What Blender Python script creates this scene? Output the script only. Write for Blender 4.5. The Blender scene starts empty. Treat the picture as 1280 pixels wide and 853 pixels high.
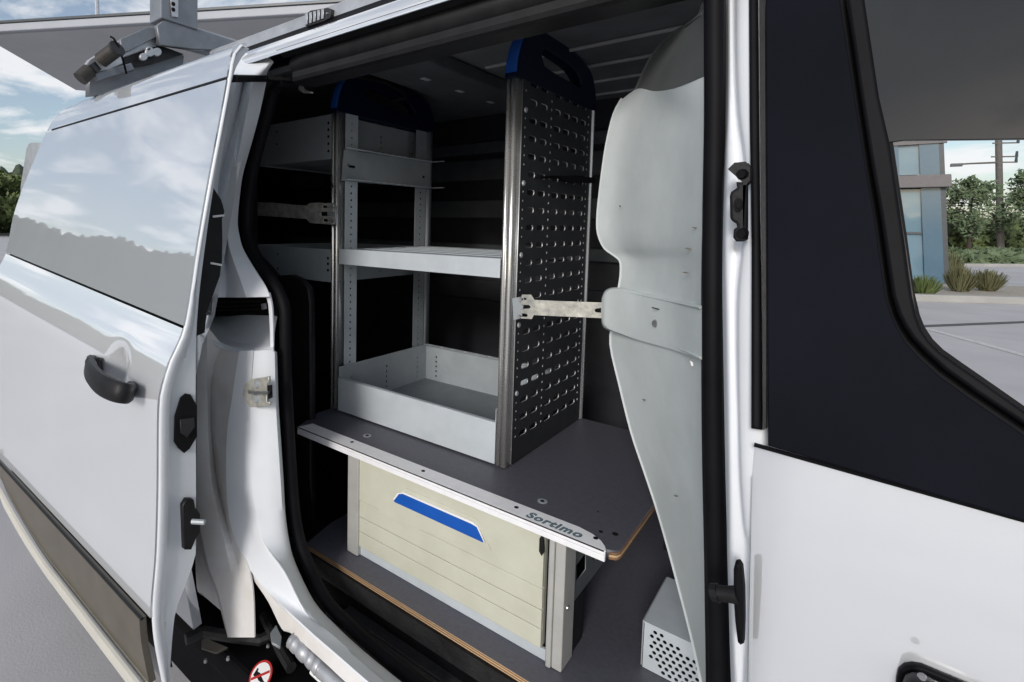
import bpy, bmesh, math, random
from mathutils import Vector, Matrix
random.seed(7)
scene = bpy.context.scene
col = scene.collection
R_ = math.radians
H = 1.38                     # camera height above the ground (all numbers below are metres relative to the camera)

# ------------------------------------------------------------------ camera (solved from the vanishing lines of the shelving)
F_, CX, CY = 664.11, 505.92, 330.60
RX, RY, RZ = 0.0754414, 0.6994004, 0.0159077
def _rot():
    cx, sx, cy, sy, cz, sz = math.cos(RX), math.sin(RX), math.cos(RY), math.sin(RY), math.cos(RZ), math.sin(RZ)
    Rz = Matrix(((cz, -sz, 0), (sz, cz, 0), (0, 0, 1)))
    Rx = Matrix(((1, 0, 0), (0, cx, -sx), (0, sx, cx)))
    Ry = Matrix(((cy, 0, sy), (0, 1, 0), (-sy, 0, cy)))
    B = Matrix(((1, 0, 0), (0, 0, -1), (0, 1, 0)))
    return Rz @ Rx @ Ry @ B
RM = _rot()
cam = bpy.data.cameras.new("camera")
cam.sensor_width = 36.0
cam.lens = F_ / 1280 * 36.0
cam.shift_x = (640 - CX) / 1280
cam.shift_y = -(426.5 - CY) / 1280
cam.clip_start = 0.02
cam.clip_end = 2000
camo = bpy.data.objects.new("camera", cam)
col.objects.link(camo)
r0, r1, r2 = RM[0], RM[1], RM[2]
camo.matrix_world = Matrix(((r0[0], -r1[0], -r2[0], 0), (r0[1], -r1[1], -r2[1], 0), (r0[2], -r1[2], -r2[2], H), (0, 0, 0, 1)))
scene.camera = camo

# ------------------------------------------------------------------ sky, sun, exposure
SUN = Vector((0.20, -0.90, 0.38)).normalized()       # direction to the hazy sun: in front of the open side
world = bpy.data.worlds.new("World")
scene.world = world
world.use_nodes = True
nt = world.node_tree
nt.nodes.clear()
N = nt.nodes.new
out = N('ShaderNodeOutputWorld'); bg = N('ShaderNodeBackground'); bg.inputs[1].default_value = 0.085
sky = N('ShaderNodeTexSky'); sky.sky_type = 'NISHITA'; sky.sun_disc = False
sky.sun_elevation = math.asin(SUN.z)
sky.sun_rotation = math.atan2(SUN.x, SUN.y)
sky.dust_density = 1.3; sky.air_density = 1.0; sky.ozone_density = 1.2
tc = N('ShaderNodeTexCoord'); sep = N('ShaderNodeSeparateXYZ')
nt.links.new(tc.outputs['Generated'], sep.inputs[0])
mx = N('ShaderNodeMath'); mx.operation = 'MAXIMUM'; mx.inputs[1].default_value = 0.02
nt.links.new(sep.outputs[2], mx.inputs[0])
ad = N('ShaderNodeMath'); ad.operation = 'ADD'; ad.inputs[1].default_value = 0.22
nt.links.new(mx.outputs[0], ad.inputs[0])
dx = N('ShaderNodeMath'); dx.operation = 'DIVIDE'; dy = N('ShaderNodeMath'); dy.operation = 'DIVIDE'
nt.links.new(sep.outputs[0], dx.inputs[0]); nt.links.new(ad.outputs[0], dx.inputs[1])
nt.links.new(sep.outputs[1], dy.inputs[0]); nt.links.new(ad.outputs[0], dy.inputs[1])
cmb = N('ShaderNodeCombineXYZ'); cmb.inputs[2].default_value = 5.3; nt.links.new(dx.outputs[0], cmb.inputs[0]); nt.links.new(dy.outputs[0], cmb.inputs[1])
nz = N('ShaderNodeTexNoise'); nz.inputs['Scale'].default_value = 2.9; nz.inputs['Detail'].default_value = 9; nz.inputs['Roughness'].default_value = 0.58
nz.inputs['Distortion'].default_value = 0.35
nt.links.new(cmb.outputs[0], nz.inputs['Vector'])
rp = N('ShaderNodeValToRGB'); rp.color_ramp.elements[0].position = 0.47; rp.color_ramp.elements[1].position = 0.63
rp.color_ramp.elements[0].color = (0.13, 0.13, 0.13, 1); rp.color_ramp.elements[1].color = (0.85, 0.85, 0.85, 1)
nt.links.new(nz.outputs['Fac'], rp.inputs[0])
mixs = N('ShaderNodeMixRGB'); mixs.inputs[2].default_value = (7.4, 7.4, 7.5, 1)
nt.links.new(rp.outputs[0], mixs.inputs[0]); nt.links.new(sky.outputs[0], mixs.inputs[1])
nt.links.new(mixs.outputs[0], bg.inputs[0]); nt.links.new(bg.outputs[0], out.inputs[0])

sl = bpy.data.lights.new("sun", 'SUN'); sl.energy = 1.35; sl.angle = R_(14); sl.color = (1.0, 0.97, 0.94)
so = bpy.data.objects.new("sun", sl); col.objects.link(so)
so.rotation_euler = (-SUN).to_track_quat('-Z', 'Y').to_euler()
so.location = (-6, -1, 8)

vs = scene.view_settings
scene.display_settings.display_device = 'sRGB'
vs.view_transform = 'Standard'; vs.look = 'None'; vs.exposure = 0.6; vs.gamma = 1.0
vs.use_curve_mapping = False
try:
    scene.cycles.max_bounces = 8; scene.cycles.diffuse_bounces = 4; scene.cycles.glossy_bounces = 4
    scene.cycles.caustics_reflective = False; scene.cycles.caustics_refractive = False
except Exception:
    pass

# ------------------------------------------------------------------ survey: photo pixel -> point on a known real plane
def ray(px, py):
    v = Vector(((px - CX) / F_, (py - CY) / F_, 1.0))
    return RM.transposed() @ v
def PY(px, py, Y): v = ray(px, py); return v * (Y / v.y)
def PX(px, py, X): v = ray(px, py); return v * (X / v.x)
def PZ(px, py, Z): v = ray(px, py); return v * (Z / v.z)
def PS(px, py, prof, off=0.0):
    v = ray(px, py); Y = 0.6
    for _ in range(25):
        p = v * (Y / v.y)
        Y = 0.5 * Y + 0.5 * (prof(p.x, p.z) + off)
    return v * (Y / v.y)
def uY(pts, Y): return [(p.x, p.z) for p in (PY(a, b, Y) for a, b in pts)]
def uX(pts, X): return [(p.y, p.z) for p in (PX(a, b, X) for a, b in pts)]
def uZ(pts, Z): return [(p.x, p.y) for p in (PZ(a, b, Z) for a, b in pts)]

def hermite(tab):
    tab = sorted(tab)
    xs = [t[0] for t in tab]; ys = [t[1] for t in tab]; n = len(xs)
    d = [(ys[i + 1] - ys[i]) / (xs[i + 1] - xs[i]) for i in range(n - 1)]
    m = [d[0]] + [0 if d[i - 1] * d[i] <= 0 else 2 * d[i - 1] * d[i] / (d[i - 1] + d[i]) for i in range(1, n - 1)] + [d[-1]]
    def f(x):
        if x <= xs[0]: return ys[0] + d[0] * (x - xs[0]) * 0.3
        if x >= xs[-1]: return ys[-1] + d[-1] * (x - xs[-1])
        for i in range(n - 1):
            if x <= xs[i + 1]: break
        h = xs[i + 1] - xs[i]; t = (x - xs[i]) / h
        return (ys[i] * (2 * t**3 - 3 * t * t + 1) + h * m[i] * (t**3 - 2 * t * t + t) + ys[i + 1] * (-2 * t**3 + 3 * t * t) + h * m[i + 1] * (t**3 - t * t))
    return f

# ------------------------------------------------------------------ materials
def mat(name, c, rough=0.5, metal=0.0, coat=0.0, var=0.06, scale=14.0, bump=0.0, bscale=60.0, spec=0.5, c2=None, stretch=None, coatr=0.03, ramp=(0.35, 0.65)):
    m = bpy.data.materials.new(name); m.use_nodes = True
    t = m.node_tree; b = t.nodes['Principled BSDF']
    b.inputs['Roughness'].default_value = rough; b.inputs['Metallic'].default_value = metal
    b.inputs['Coat Weight'].default_value = coat; b.inputs['Coat Roughness'].default_value = coatr
    b.inputs['Specular IOR Level'].default_value = spec
    tcn = t.nodes.new('ShaderNodeTexCoord'); mp = t.nodes.new('ShaderNodeMapping')
    if stretch: mp.inputs['Scale'].default_value = stretch
    t.links.new(tcn.outputs['Object'], mp.inputs[0])
    n = t.nodes.new('ShaderNodeTexNoise'); n.inputs['Scale'].default_value = scale; n.inputs['Detail'].default_value = 6; n.inputs['Roughness'].default_value = 0.6
    t.links.new(mp.outputs[0], n.inputs['Vector'])
    r = t.nodes.new('ShaderNodeValToRGB')
    r.color_ramp.elements[0].position, r.color_ramp.elements[1].position = ramp
    if c2 is None:
        a = [max(0, x * (1 - var)) for x in c]; d = [min(1, x * (1 + var)) for x in c]
    else:
        a, d = c, c2
    r.color_ramp.elements[0].color = (*a, 1); r.color_ramp.elements[1].color = (*d, 1)
    t.links.new(n.outputs['Fac'], r.inputs[0]); t.links.new(r.outputs[0], b.inputs['Base Color'])
    if bump > 0:
        n2 = t.nodes.new('ShaderNodeTexNoise'); n2.inputs['Scale'].default_value = bscale; n2.inputs['Detail'].default_value = 4
        t.links.new(mp.outputs[0], n2.inputs['Vector'])
        bp = t.nodes.new('ShaderNodeBump'); bp.inputs['Strength'].default_value = bump; bp.inputs['Distance'].default_value = 0.01
        t.links.new(n2.outputs['Fac'], bp.inputs['Height']); t.links.new(bp.outputs[0], b.inputs['Normal'])
    return m
M = {}
M['white'] = mat('white_car_paint', (0.83, 0.855, 0.885), 0.05, metal=0.55, spec=0.25, var=0.008, scale=5, bump=0.0)
M['gloss'] = mat('gloss_white_film', (0.68, 0.715, 0.76), 0.02, metal=0.60, spec=0.2, var=0.006, scale=5)
M['rimw'] = mat('cream_white_sill_paint', (0.70, 0.68, 0.60), 0.4, coat=0.2, var=0.04, scale=8, coatr=0.15)
M['jamb'] = mat('white_jamb_paint', (0.70, 0.725, 0.76), 0.42, coat=0.2, var=0.03, scale=9, coatr=0.2)
M['jambdirt'] = mat('dusty_jamb_paint', (0.62, 0.59, 0.56), 0.55, coat=0.2, c2=(0.76, 0.755, 0.75), scale=7, coatr=0.2)
M['black'] = mat('black_plastic', (0.009, 0.009, 0.010), 0.5, var=0.3, scale=30, bump=0.06, bscale=260, spec=0.3)
M['rubber'] = mat('black_rubber', (0.004, 0.004, 0.0055), 0.6, var=0.25, scale=20, spec=0.14)
M['void'] = mat('unlit_black', (0.004, 0.004, 0.005), 0.9, var=0.2, spec=0.1)  # unlit interior and cavities, darkness put into a near-black colour
M['applique'] = mat('black_film', (0.005, 0.006, 0.010), 0.62, var=0.3, scale=3, spec=0.05)
M['clad'] = mat('grey_cladding', (0.11, 0.097, 0.077), 0.42, var=0.12, scale=12, bump=0.08, bscale=400)
M['glass'] = mat('tinted_glass', (0.003, 0.006, 0.008), 0.0, var=0.1, spec=0.65)
M['bulk'] = mat('bulkhead_grey', (0.56, 0.605, 0.60), 0.48, c2=(0.66, 0.705, 0.705), scale=7, bump=0.05, bscale=240)
M['bulktop'] = mat('bulkhead_top_shade', (0.085, 0.092, 0.09), 0.7, var=0.08, scale=10)
M['ceil'] = mat('ceiling_paint', (0.17, 0.18, 0.185), 0.6, var=0.12)
M['rib'] = mat('ceiling_rib', (0.55, 0.55, 0.55), 0.5, var=0.1)
M['wall'] = mat('inner_wall', (0.020, 0.022, 0.027), 0.6, var=0.2)  # white-painted walls, their shade put into a near-black colour
M['wall2'] = mat('inner_wall_grey', (0.09, 0.10, 0.108), 0.6, var=0.15)
M['alu'] = mat('aluminium', (0.74, 0.73, 0.71), 0.27, 0.8, var=0.04, scale=40, stretch=(1, 1, 0.02))
M['alutrim'] = mat('aluminium_trim', (0.90, 0.90, 0.92), 0.38, 0.1, var=0.03, scale=60)
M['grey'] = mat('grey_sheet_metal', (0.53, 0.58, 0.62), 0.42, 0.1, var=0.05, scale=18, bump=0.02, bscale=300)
M['greyin'] = mat('grey_sheet_inside_shade', (0.36, 0.395, 0.42), 0.45, 0.1, var=0.06, scale=18)  # inner walls of the bin: same sheet with shade put into the colour
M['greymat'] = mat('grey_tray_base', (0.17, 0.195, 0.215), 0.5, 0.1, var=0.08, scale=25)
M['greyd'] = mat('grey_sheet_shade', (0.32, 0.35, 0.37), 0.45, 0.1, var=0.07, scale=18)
M['charcoal'] = mat('charcoal_and_panel_shade', (0.020, 0.021, 0.024), 0.5, 0.1, var=0.2, scale=25, bump=0.05, bscale=250)
M['rim'] = mat('bare_and_lit_edge_metal', (0.62, 0.64, 0.66), 0.35, 0.6, var=0.1)  # rivets; on the slot edges, caught light is put into the colour
M['zinc'] = mat('galvanised_steel', (0.40, 0.40, 0.37), 0.42, 0.55, c2=(0.72, 0.70, 0.62), scale=45, bump=0.2, bscale=60)
M['capside'] = mat('cap_side_shade', (0.001, 0.004, 0.020), 0.5, var=0.1, spec=0.2)  # cap faces turned from the light, shade put into a near-black blue
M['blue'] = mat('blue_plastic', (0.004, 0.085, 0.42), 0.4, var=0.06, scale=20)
M['board'] = mat('phenolic_board', (0.085, 0.085, 0.105), 0.45, var=0.1, scale=120, bump=0.1, bscale=500)
M['plyl'] = mat('ply_light', (0.55, 0.37, 0.21), 0.7, var=0.15, scale=30, stretch=(0.2, 1, 4))
M['plyd'] = mat('ply_dark', (0.20, 0.11, 0.055), 0.7, var=0.2, scale=30, stretch=(0.2, 1, 4))
M['cream'] = mat('cream_plastic', (0.51, 0.51, 0.415), 0.5, c2=(0.57, 0.57, 0.48), scale=10, bump=0.05, bscale=250)
M['post'] = mat('post_paint', (0.46, 0.46, 0.44), 0.45, 0.2, var=0.06, scale=20)
M['screw'] = mat('screw_metal', (0.45, 0.45, 0.45), 0.35, 0.9, var=0.2)
M['dark'] = mat('dark_hole', (0.006, 0.006, 0.007), 0.8, var=0.2, spec=0.2)
M['ink'] = mat('blue_black_ink', (0.02, 0.06, 0.085), 0.5, var=0.05)
M['ink2'] = mat('grey_ink', (0.16, 0.22, 0.25), 0.5, var=0.05)
M['rack'] = mat('rack_grey_paint', (0.22, 0.235, 0.26), 0.4, 0.3, var=0.12, scale=20)
M['rackl'] = mat('rack_light_metal', (0.50, 0.51, 0.53), 0.4, 0.6, var=0.12, scale=20)
M['grip'] = mat('brown_black_grip', (0.03, 0.026, 0.022), 0.6, var=0.25, scale=60)
M['red'] = mat('red_print', (0.45, 0.02, 0.02), 0.5, var=0.05)
M['whitep'] = mat('white_highlight', (0.8, 0.8, 0.8), 0.5, var=0.02)
M['step'] = mat('step_rubber', (0.014, 0.014, 0.015), 0.6, var=0.5, scale=16, bump=0.2, bscale=90)
M['tyre'] = mat('tyre_rubber', (0.015, 0.015, 0.015), 0.8, var=0.2)
M['concrete'] = mat('concrete_pale', (0.40, 0.39, 0.37), 0.8, var=0.08, scale=1.5, bump=0.15, bscale=30)
M['canopy'] = mat('canopy_soffit', (0.46, 0.465, 0.475), 0.6, var=0.05, scale=1.0)
M['fascia'] = mat('canopy_fascia', (0.36, 0.38, 0.42), 0.5, var=0.05, scale=1.0)
M['bandm'] = mat('facade_band', (0.16, 0.15, 0.15), 0.6, var=0.06)
M['mull'] = mat('mullion', (0.05, 0.06, 0.07), 0.4, var=0.1)
M['pane'] = mat('facade_pane', (0.15, 0.24, 0.30), 0.06, coat=0.6, c2=(0.18, 0.28, 0.34), scale=0.5, coatr=0.02)
M['colm'] = mat('column_blue_grey', (0.10, 0.17, 0.23), 0.12, var=0.03)
M['wood'] = mat('pole_wood', (0.13, 0.12, 0.11), 0.85, var=0.2, scale=8)
M['bark'] = mat('bark', (0.07, 0.055, 0.045), 0.9, var=0.3, scale=20)
M['leaf1'] = mat('leaf_green', (0.085, 0.125, 0.065), 0.7, c2=(0.16, 0.21, 0.11), scale=3, ramp=(0.3, 0.7))
M['leaf2'] = mat('leaf_yellow_green', (0.09, 0.13, 0.04), 0.7, c2=(0.16, 0.20, 0.07), scale=3, ramp=(0.3, 0.7))
M['leaf3'] = mat('shrub_olive', (0.10, 0.11, 0.05), 0.8, c2=(0.17, 0.16, 0.08), scale=20, ramp=(0.3, 0.7))
M['hill'] = mat('far_wood', (0.03, 0.05, 0.03), 0.9, c2=(0.075, 0.10, 0.055), scale=0.25)
M['paintw'] = mat('road_paint', (0.55, 0.55, 0.53), 0.7, var=0.15, scale=20)
M['gravel'] = mat('bed_gravel', (0.28, 0.25, 0.21), 0.9, c2=(0.45, 0.41, 0.35), scale=40, bump=0.5, bscale=60)
M['crack'] = mat('joint_tar', (0.09, 0.09, 0.095), 0.8, var=0.2)

def asphalt():
    m = mat('parking_surface', (0.43, 0.42, 0.43), 0.85, c2=(0.50, 0.49, 0.495), scale=0.9, bump=0.10, bscale=110)
    return m
M['asphalt'] = asphalt()

# ------------------------------------------------------------------ object helpers
ORG = {}
def root(name, loc, label, cat, group=None):
    o = bpy.data.objects.new(name, None); col.objects.link(o)
    loc = Vector(loc); o.location = loc + Vector((0, 0, H)); o.empty_display_size = 0.1
    o['label'] = label; o['category'] = cat
    if group: o['group'] = group
    ORG[o.name] = loc
    return o
def finish(name, me, mats, parent=None, smooth=False, label=None, cat=None, group=None, kind=None, autos=None):
    """me holds vertices in camera-relative metres; re-base them on the owner's origin"""
    org = ORG[parent.name] if parent else Vector((0, 0, -H))
    me.transform(Matrix.Translation(-org))
    o = bpy.data.objects.new(name, me); me.name = o.name
    col.objects.link(o)
    if parent: o.parent = parent; ORG[o.name] = org
    for m in (mats if isinstance(mats, (list, tuple)) else [mats]): me.materials.append(m)
    if smooth:
        for p in me.polygons: p.use_smooth = True
        if autos is not None:
            try: me.set_sharp_from_angle(angle=R_(autos))
            except Exception: pass
    if label: o['label'] = label
    if cat: o['category'] = cat
    if group: o['group'] = group
    if kind: o['kind'] = kind
    return o
def bm_done(bm):
    bmesh.ops.recalc_face_normals(bm, faces=bm.faces)
    me = bpy.data.meshes.new('m'); bm.to_mesh(me); bm.free(); return me

def box_bm(bm, lo, hi, bev=0.0, mat_=None):
    lo = Vector(lo); hi = Vector(hi)
    r = bmesh.ops.create_cube(bm, size=1.0)
    c = (lo + hi) / 2; s = hi - lo
    for v in r['verts']:
        v.co = Vector((c.x + v.co.x * s.x, c.y + v.co.y * s.y, c.z + v.co.z * s.z))
        if mat_: v.co = mat_ @ v.co
    if bev > 0:
        ed = list({e for v in r['verts'] for e in v.link_edges})
        bmesh.ops.bevel(bm, geom=ed, offset=bev, segments=2, affect='EDGES', profile=0.5)
def box(name, lo, hi, m, parent=None, bev=0.0, **k):
    bm = bmesh.new(); box_bm(bm, lo, hi, bev)
    return finish(name, bm_done(bm), m, parent, **k)
def obox(name, a, b, w, h, m, parent=None, up=Vector((0, 0, 1)), bev=0.003, **k):
    """bar from a to b, width w (sideways) and height h"""
    a = Vector(a); b = Vector(b); d = (b - a); L = d.length; d.normalize()
    s = d.cross(up).normalized(); u = s.cross(d)
    T = Matrix(((d.x, s.x, u.x, a.x), (d.y, s.y, u.y, a.y), (d.z, s.z, u.z, a.z), (0, 0, 0, 1)))
    bm = bmesh.new(); box_bm(bm, (0, -w / 2, -h / 2), (L, w / 2, h / 2), bev)
    bmesh.ops.transform(bm, matrix=T, verts=bm.verts)
    return finish(name, bm_done(bm), m, parent, **k)
def tube_bm(bm, pts, r, seg=10, cap=True):
    pts = [Vector(p) for p in pts]; n = len(pts)
    rr = r if isinstance(r, (list, tuple)) else [r] * n
    rings = []; ref = None
    for i, p in enumerate(pts):
        d = (pts[min(i + 1, n - 1)] - pts[max(i - 1, 0)]).normalized()
        if ref is None:
            ref = d.orthogonal().normalized()
        ref = (ref - d * ref.dot(d)).normalized(); b = d.cross(ref)
        rings.append([bm.verts.new(p + (ref * math.cos(2 * math.pi * k / seg) + b * math.sin(2 * math.pi * k / seg)) * rr[i]) for k in range(seg)])
    for i in range(n - 1):
        for k in range(seg):
            bm.faces.new((rings[i][k], rings[i][(k + 1) % seg], rings[i + 1][(k + 1) % seg], rings[i + 1][k]))
    if cap:
        bm.faces.new(rings[0][::-1]); bm.faces.new(rings[-1])
def tube(name, pts, r, m, parent=None, seg=10, **k):
    bm = bmesh.new(); tube_bm(bm, pts, r, seg)
    k.setdefault('smooth', True); k.setdefault('autos', 40)
    return finish(name, bm_done(bm), m, parent, **k)

def plate_mesh(outline, holes, O, U, V, t0, t1, bev=0.0):
    cu = bpy.data.curves.new('c', 'CURVE'); cu.dimensions = '2D'; cu.fill_mode = 'BOTH'
    cu.extrude = max(abs(t1 - t0) / 2 - bev, 1e-5); cu.bevel_depth = bev; cu.bevel_resolution = 1
    if bev: cu.offset = -bev
    for loop in [outline] + list(holes):
        s = cu.splines.new('POLY'); s.points.add(len(loop) - 1)
        for p, q in zip(s.points, loop): p.co = (q[0], q[1], 0, 1)
        s.use_cyclic_u = True
    ob = bpy.data.objects.new('c', cu)
    me = bpy.data.meshes.new_from_object(ob)
    bpy.data.objects.remove(ob); bpy.data.curves.remove(cu)
    O = Vector(O); U = Vector(U); V = Vector(V); Nn = U.cross(V)
    c = O + Nn * ((t0 + t1) / 2)
    T = Matrix(((U.x, V.x, Nn.x, c.x), (U.y, V.y, Nn.y, c.y), (U.z, V.z, Nn.z, c.z), (0, 0, 0, 1)))
    if Nn.dot(Nn) > 0: me.transform(T)
    bm = bmesh.new(); bm.from_mesh(me); bmesh.ops.remove_doubles(bm, verts=bm.verts, dist=1e-6)
    bmesh.ops.recalc_face_normals(bm, faces=bm.faces); bm.to_mesh(me); bm.free()
    me.materials.clear()
    return me, Nn
def plate(name, outline, m, parent=None, holes=(), O=(0, 0, 0), U=(1, 0, 0), V=(0, 0, 1), t0=0.0, t1=0.002, bev=0.0, rim=None, **k):
    me, Nn = plate_mesh(outline, holes, O, U, V, t0, t1, bev)
    ms = [m]
    if rim:
        ms.append(rim)
        for p in me.polygons:
            if abs(p.normal.dot(Nn)) < 0.8: p.material_index = 1
    return finish(name, me, ms, parent, **k)
def plateY(name, px, Y, m, parent=None, t0=0.0, t1=0.002, holes=(), **k):      # faces -Y; t grows towards the viewer's side
    return plate(name, uY(px, Y), m, parent, [uY(h, Y) for h in holes], (0, Y, 0), (1, 0, 0), (0, 0, 1), t0, t1, **k)
def plateX(name, px, X, m, parent=None, t0=0.0, t1=0.002, holes=(), **k):
    return plate(name, uX(px, X), m, parent, [uX(h, X) for h in holes], (X, 0, 0), (0, 1, 0), (0, 0, 1), t0, t1, **k)
def plateZ(name, px, Z, m, parent=None, t0=0.0, t1=0.002, holes=(), **k):
    return plate(name, uZ(px, Z), m, parent, [uZ(h, Z) for h in holes], (0, 0, Z), (1, 0, 0), (0, 1, 0), t0, t1, **k)

def crv(pts, sub):
    """Catmull-Rom through Vectors"""
    n = len(pts); o = []
    for i in range(n - 1):
        p0 = pts[max(i - 1, 0)]; p1 = pts[i]; p2 = pts[i + 1]; p3 = pts[min(i + 2, n - 1)]
        for s in range(sub):
            t = s / sub
            o.append(0.5 * ((2 * p1) + (p2 - p0) * t + (2 * p0 - 5 * p1 + 4 * p2 - p3) * t * t + (3 * p1 - p0 - 3 * p2 + p3) * t**3))
    o.append(pts[-1].copy()); return o
def loft(name, cols, m, parent=None, sub=4, across=3, thick=0.0, tdir=1, smooth=True, curved=True, autos=None, **k):
    C2 = [crv([Vector(p) for p in c], sub) for c in cols]
    n = len(C2[0])
    rows = []
    for i in range(n):
        line = [c[i] for c in C2]
        rows.append(crv(line, across) if curved else [line[j].lerp(line[j + 1], s / across) for j in range(len(line) - 1) for s in range(across)] + [line[-1]])
    return gridmesh(name, rows, m, parent, thick, tdir, smooth, autos=autos, **k)
def gridmesh(name, rows, m, parent=None, thick=0.0, tdir=1, smooth=True, autos=None, **k):
    bm = bmesh.new()
    vv = [[bm.verts.new(p) for p in r] for r in rows]
    for i in range(len(vv) - 1):
        for j in range(len(vv[0]) - 1):
            try: bm.faces.new((vv[i][j], vv[i][j + 1], vv[i + 1][j + 1], vv[i + 1][j]))
            except Exception: pass
    bm.normal_update()
    if thick:
        fs = list(bm.faces)
        # make normals face the road side (-Y), then give the sheet its thickness inwards
        s = sum((f.normal.y for f in fs))
        if s > 0: bmesh.ops.reverse_faces(bm, faces=fs)
        bm.normal_update()
        old = list(bm.verts); nrm = {v: v.normal.copy() for v in old}
        new = {v: bm.verts.new(v.co - nrm[v] * thick * tdir) for v in old}
        be = [e for e in bm.edges if len(e.link_faces) == 1]
        for f in fs: bm.faces.new([new[v] for v in reversed(f.verts)])
        for e in be:
            a, b = e.verts
            try: bm.faces.new((a, b, new[b], new[a]))
            except Exception: pass
        bmesh.ops.recalc_face_normals(bm, faces=bm.faces)
    me = bpy.data.meshes.new('m'); bm.to_mesh(me); bm.free()
    return finish(name, me, m, parent, smooth=smooth, autos=autos if autos else (50 if thick else None), **k)
def circ(c, r, n=12, ry=None, a0=0.0):
    ry = ry or r
    return [(c[0] + r * math.cos(a0 + 2 * math.pi * i / n), c[1] + ry * math.sin(a0 + 2 * math.pi * i / n)) for i in range(n)]
def stad(u0, u1, v, h, n=3):
    r = h / 2; q = min(r, (u1 - u0) / 2) * 0.8; o = []
    for (cu_, cv, a) in ((u1 - q, v - r + q, -90), (u1 - q, v + r - q, 0), (u0 + q, v + r - q, 90), (u0 + q, v - r + q, 180)):
        for i in range(n):
            t = R_(a + 90 * i / (n - 1)); o.append((cu_ + q * math.cos(t), cv + q * math.sin(t)))
    return o
_screws = {}
def screw(parent, p, n, r=0.005, h=0.003, m='screw', name='screw'):
    key = (r, h, m)
    if key not in _screws:
        bm = bmesh.new()
        bmesh.ops.create_cone(bm, cap_ends=True, segments=10, radius1=r, radius2=r * 0.7, depth=h)
        me = bm_done(bm); me.materials.append(M[m]); _screws[key] = me
    o = bpy.data.objects.new(name, _screws[key]); col.objects.link(o)
    org = ORG[parent.name]; o.parent = parent; ORG[o.name] = org
    o.location = Vector(p) - org
    o.rotation_euler = Vector(n).to_track_quat('Z', 'Y').to_euler()
    return o

# ================================================================== LARGE STRUCTURE: the place
box_lo = -900
bm = bmesh.new()
g = [bm.verts.new((x, y, -H)) for x, y in ((-900, -900), (900, -900), (900, 900), (-900, 900))]
bm.faces.new(g)
finish('parking_lot', bm_done(bm), M['asphalt'], kind='structure')
# far wooded rise all round the site
def hills():
    bm = bmesh.new(); n = 1400; prev = None; first = None
    ph = [random.uniform(0, 6.28) for _ in range(9)]
    for i in range(n):
        a = 2 * math.pi * i / n
        R0 = 190
        h = 9 + 2.2 * sum(math.sin((k + 2) * a + ph[k]) for k in range(6)) / 2 + 1.6 * math.sin(37 * a + ph[7]) + random.uniform(-1.1, .9) + 1.1 * abs(math.sin(173 * a)) + .9 * abs(math.sin(97 * a + 1))
        q_ = math.cos(a - math.atan2(-.45, -.9)); h += 13 * max(0, q_) ** 3 * (1 + .12 * math.sin(23 * a) + .08 * math.sin(61 * a))
        if abs(((a - math.atan2(1.0, 0.1) + math.pi) % (2 * math.pi)) - math.pi) < 0.5: h = 5.0 + 0.6 * math.sin(31 * a) + random.uniform(-.3, .4)
        row = [bm.verts.new((math.cos(a) * r_, math.sin(a) * r_, -H + z)) for r_, z in ((R0, -0.3), (R0 + 1.5, h * 0.55), (R0 + 6, h * 0.9), (R0 + 14, h), (R0 + 120, h * 0.6))]
        if prev:
            for k in range(4): bm.faces.new((prev[k], row[k], row[k + 1], prev[k + 1]))
        else: first = row
        prev = row
    for k in range(4): bm.faces.new((prev[k], first[k], first[k + 1], prev[k + 1]))
    finish('hills', bm_done(bm), M['hill'], kind='structure')
hills()

def leaf_cloud(bm, c, rad, n, size, flat=1.0, clumps=14, seed=0):
    rnd = random.Random(seed); c = Vector(c)
    cl = []
    for _ in range(clumps):
        while True:
            p = Vector((rnd.uniform(-1, 1), rnd.uniform(-1, 1), rnd.uniform(-1, 1)))
            if p.length < 1: break
        cl.append((Vector((p.x * rad[0], p.y * rad[1], p.z * rad[2])) * 0.85, rnd.uniform(0.22, 0.42)))
    for _ in range(n):
        q, s = rnd.choice(cl)
        d = Vector((rnd.gauss(0, 1), rnd.gauss(0, 1), rnd.gauss(0, 1))); d.normalize()
        p = c + q + Vector((d.x * rad[0], d.y * rad[1], d.z * rad[2])) * s * rnd.uniform(0.5, 1.0)
        a = Vector((rnd.gauss(0, 1), rnd.gauss(0, 1), rnd.gauss(0, 1))).normalized(); b = a.orthogonal().normalized()
        e = size * rnd.uniform(0.6, 1.3)
        bm.faces.new([bm.verts.new(p + a * e), bm.verts.new(p + b * e * 0.55), bm.verts.new(p - a * e), bm.verts.new(p - b * e * 0.55)])
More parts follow.
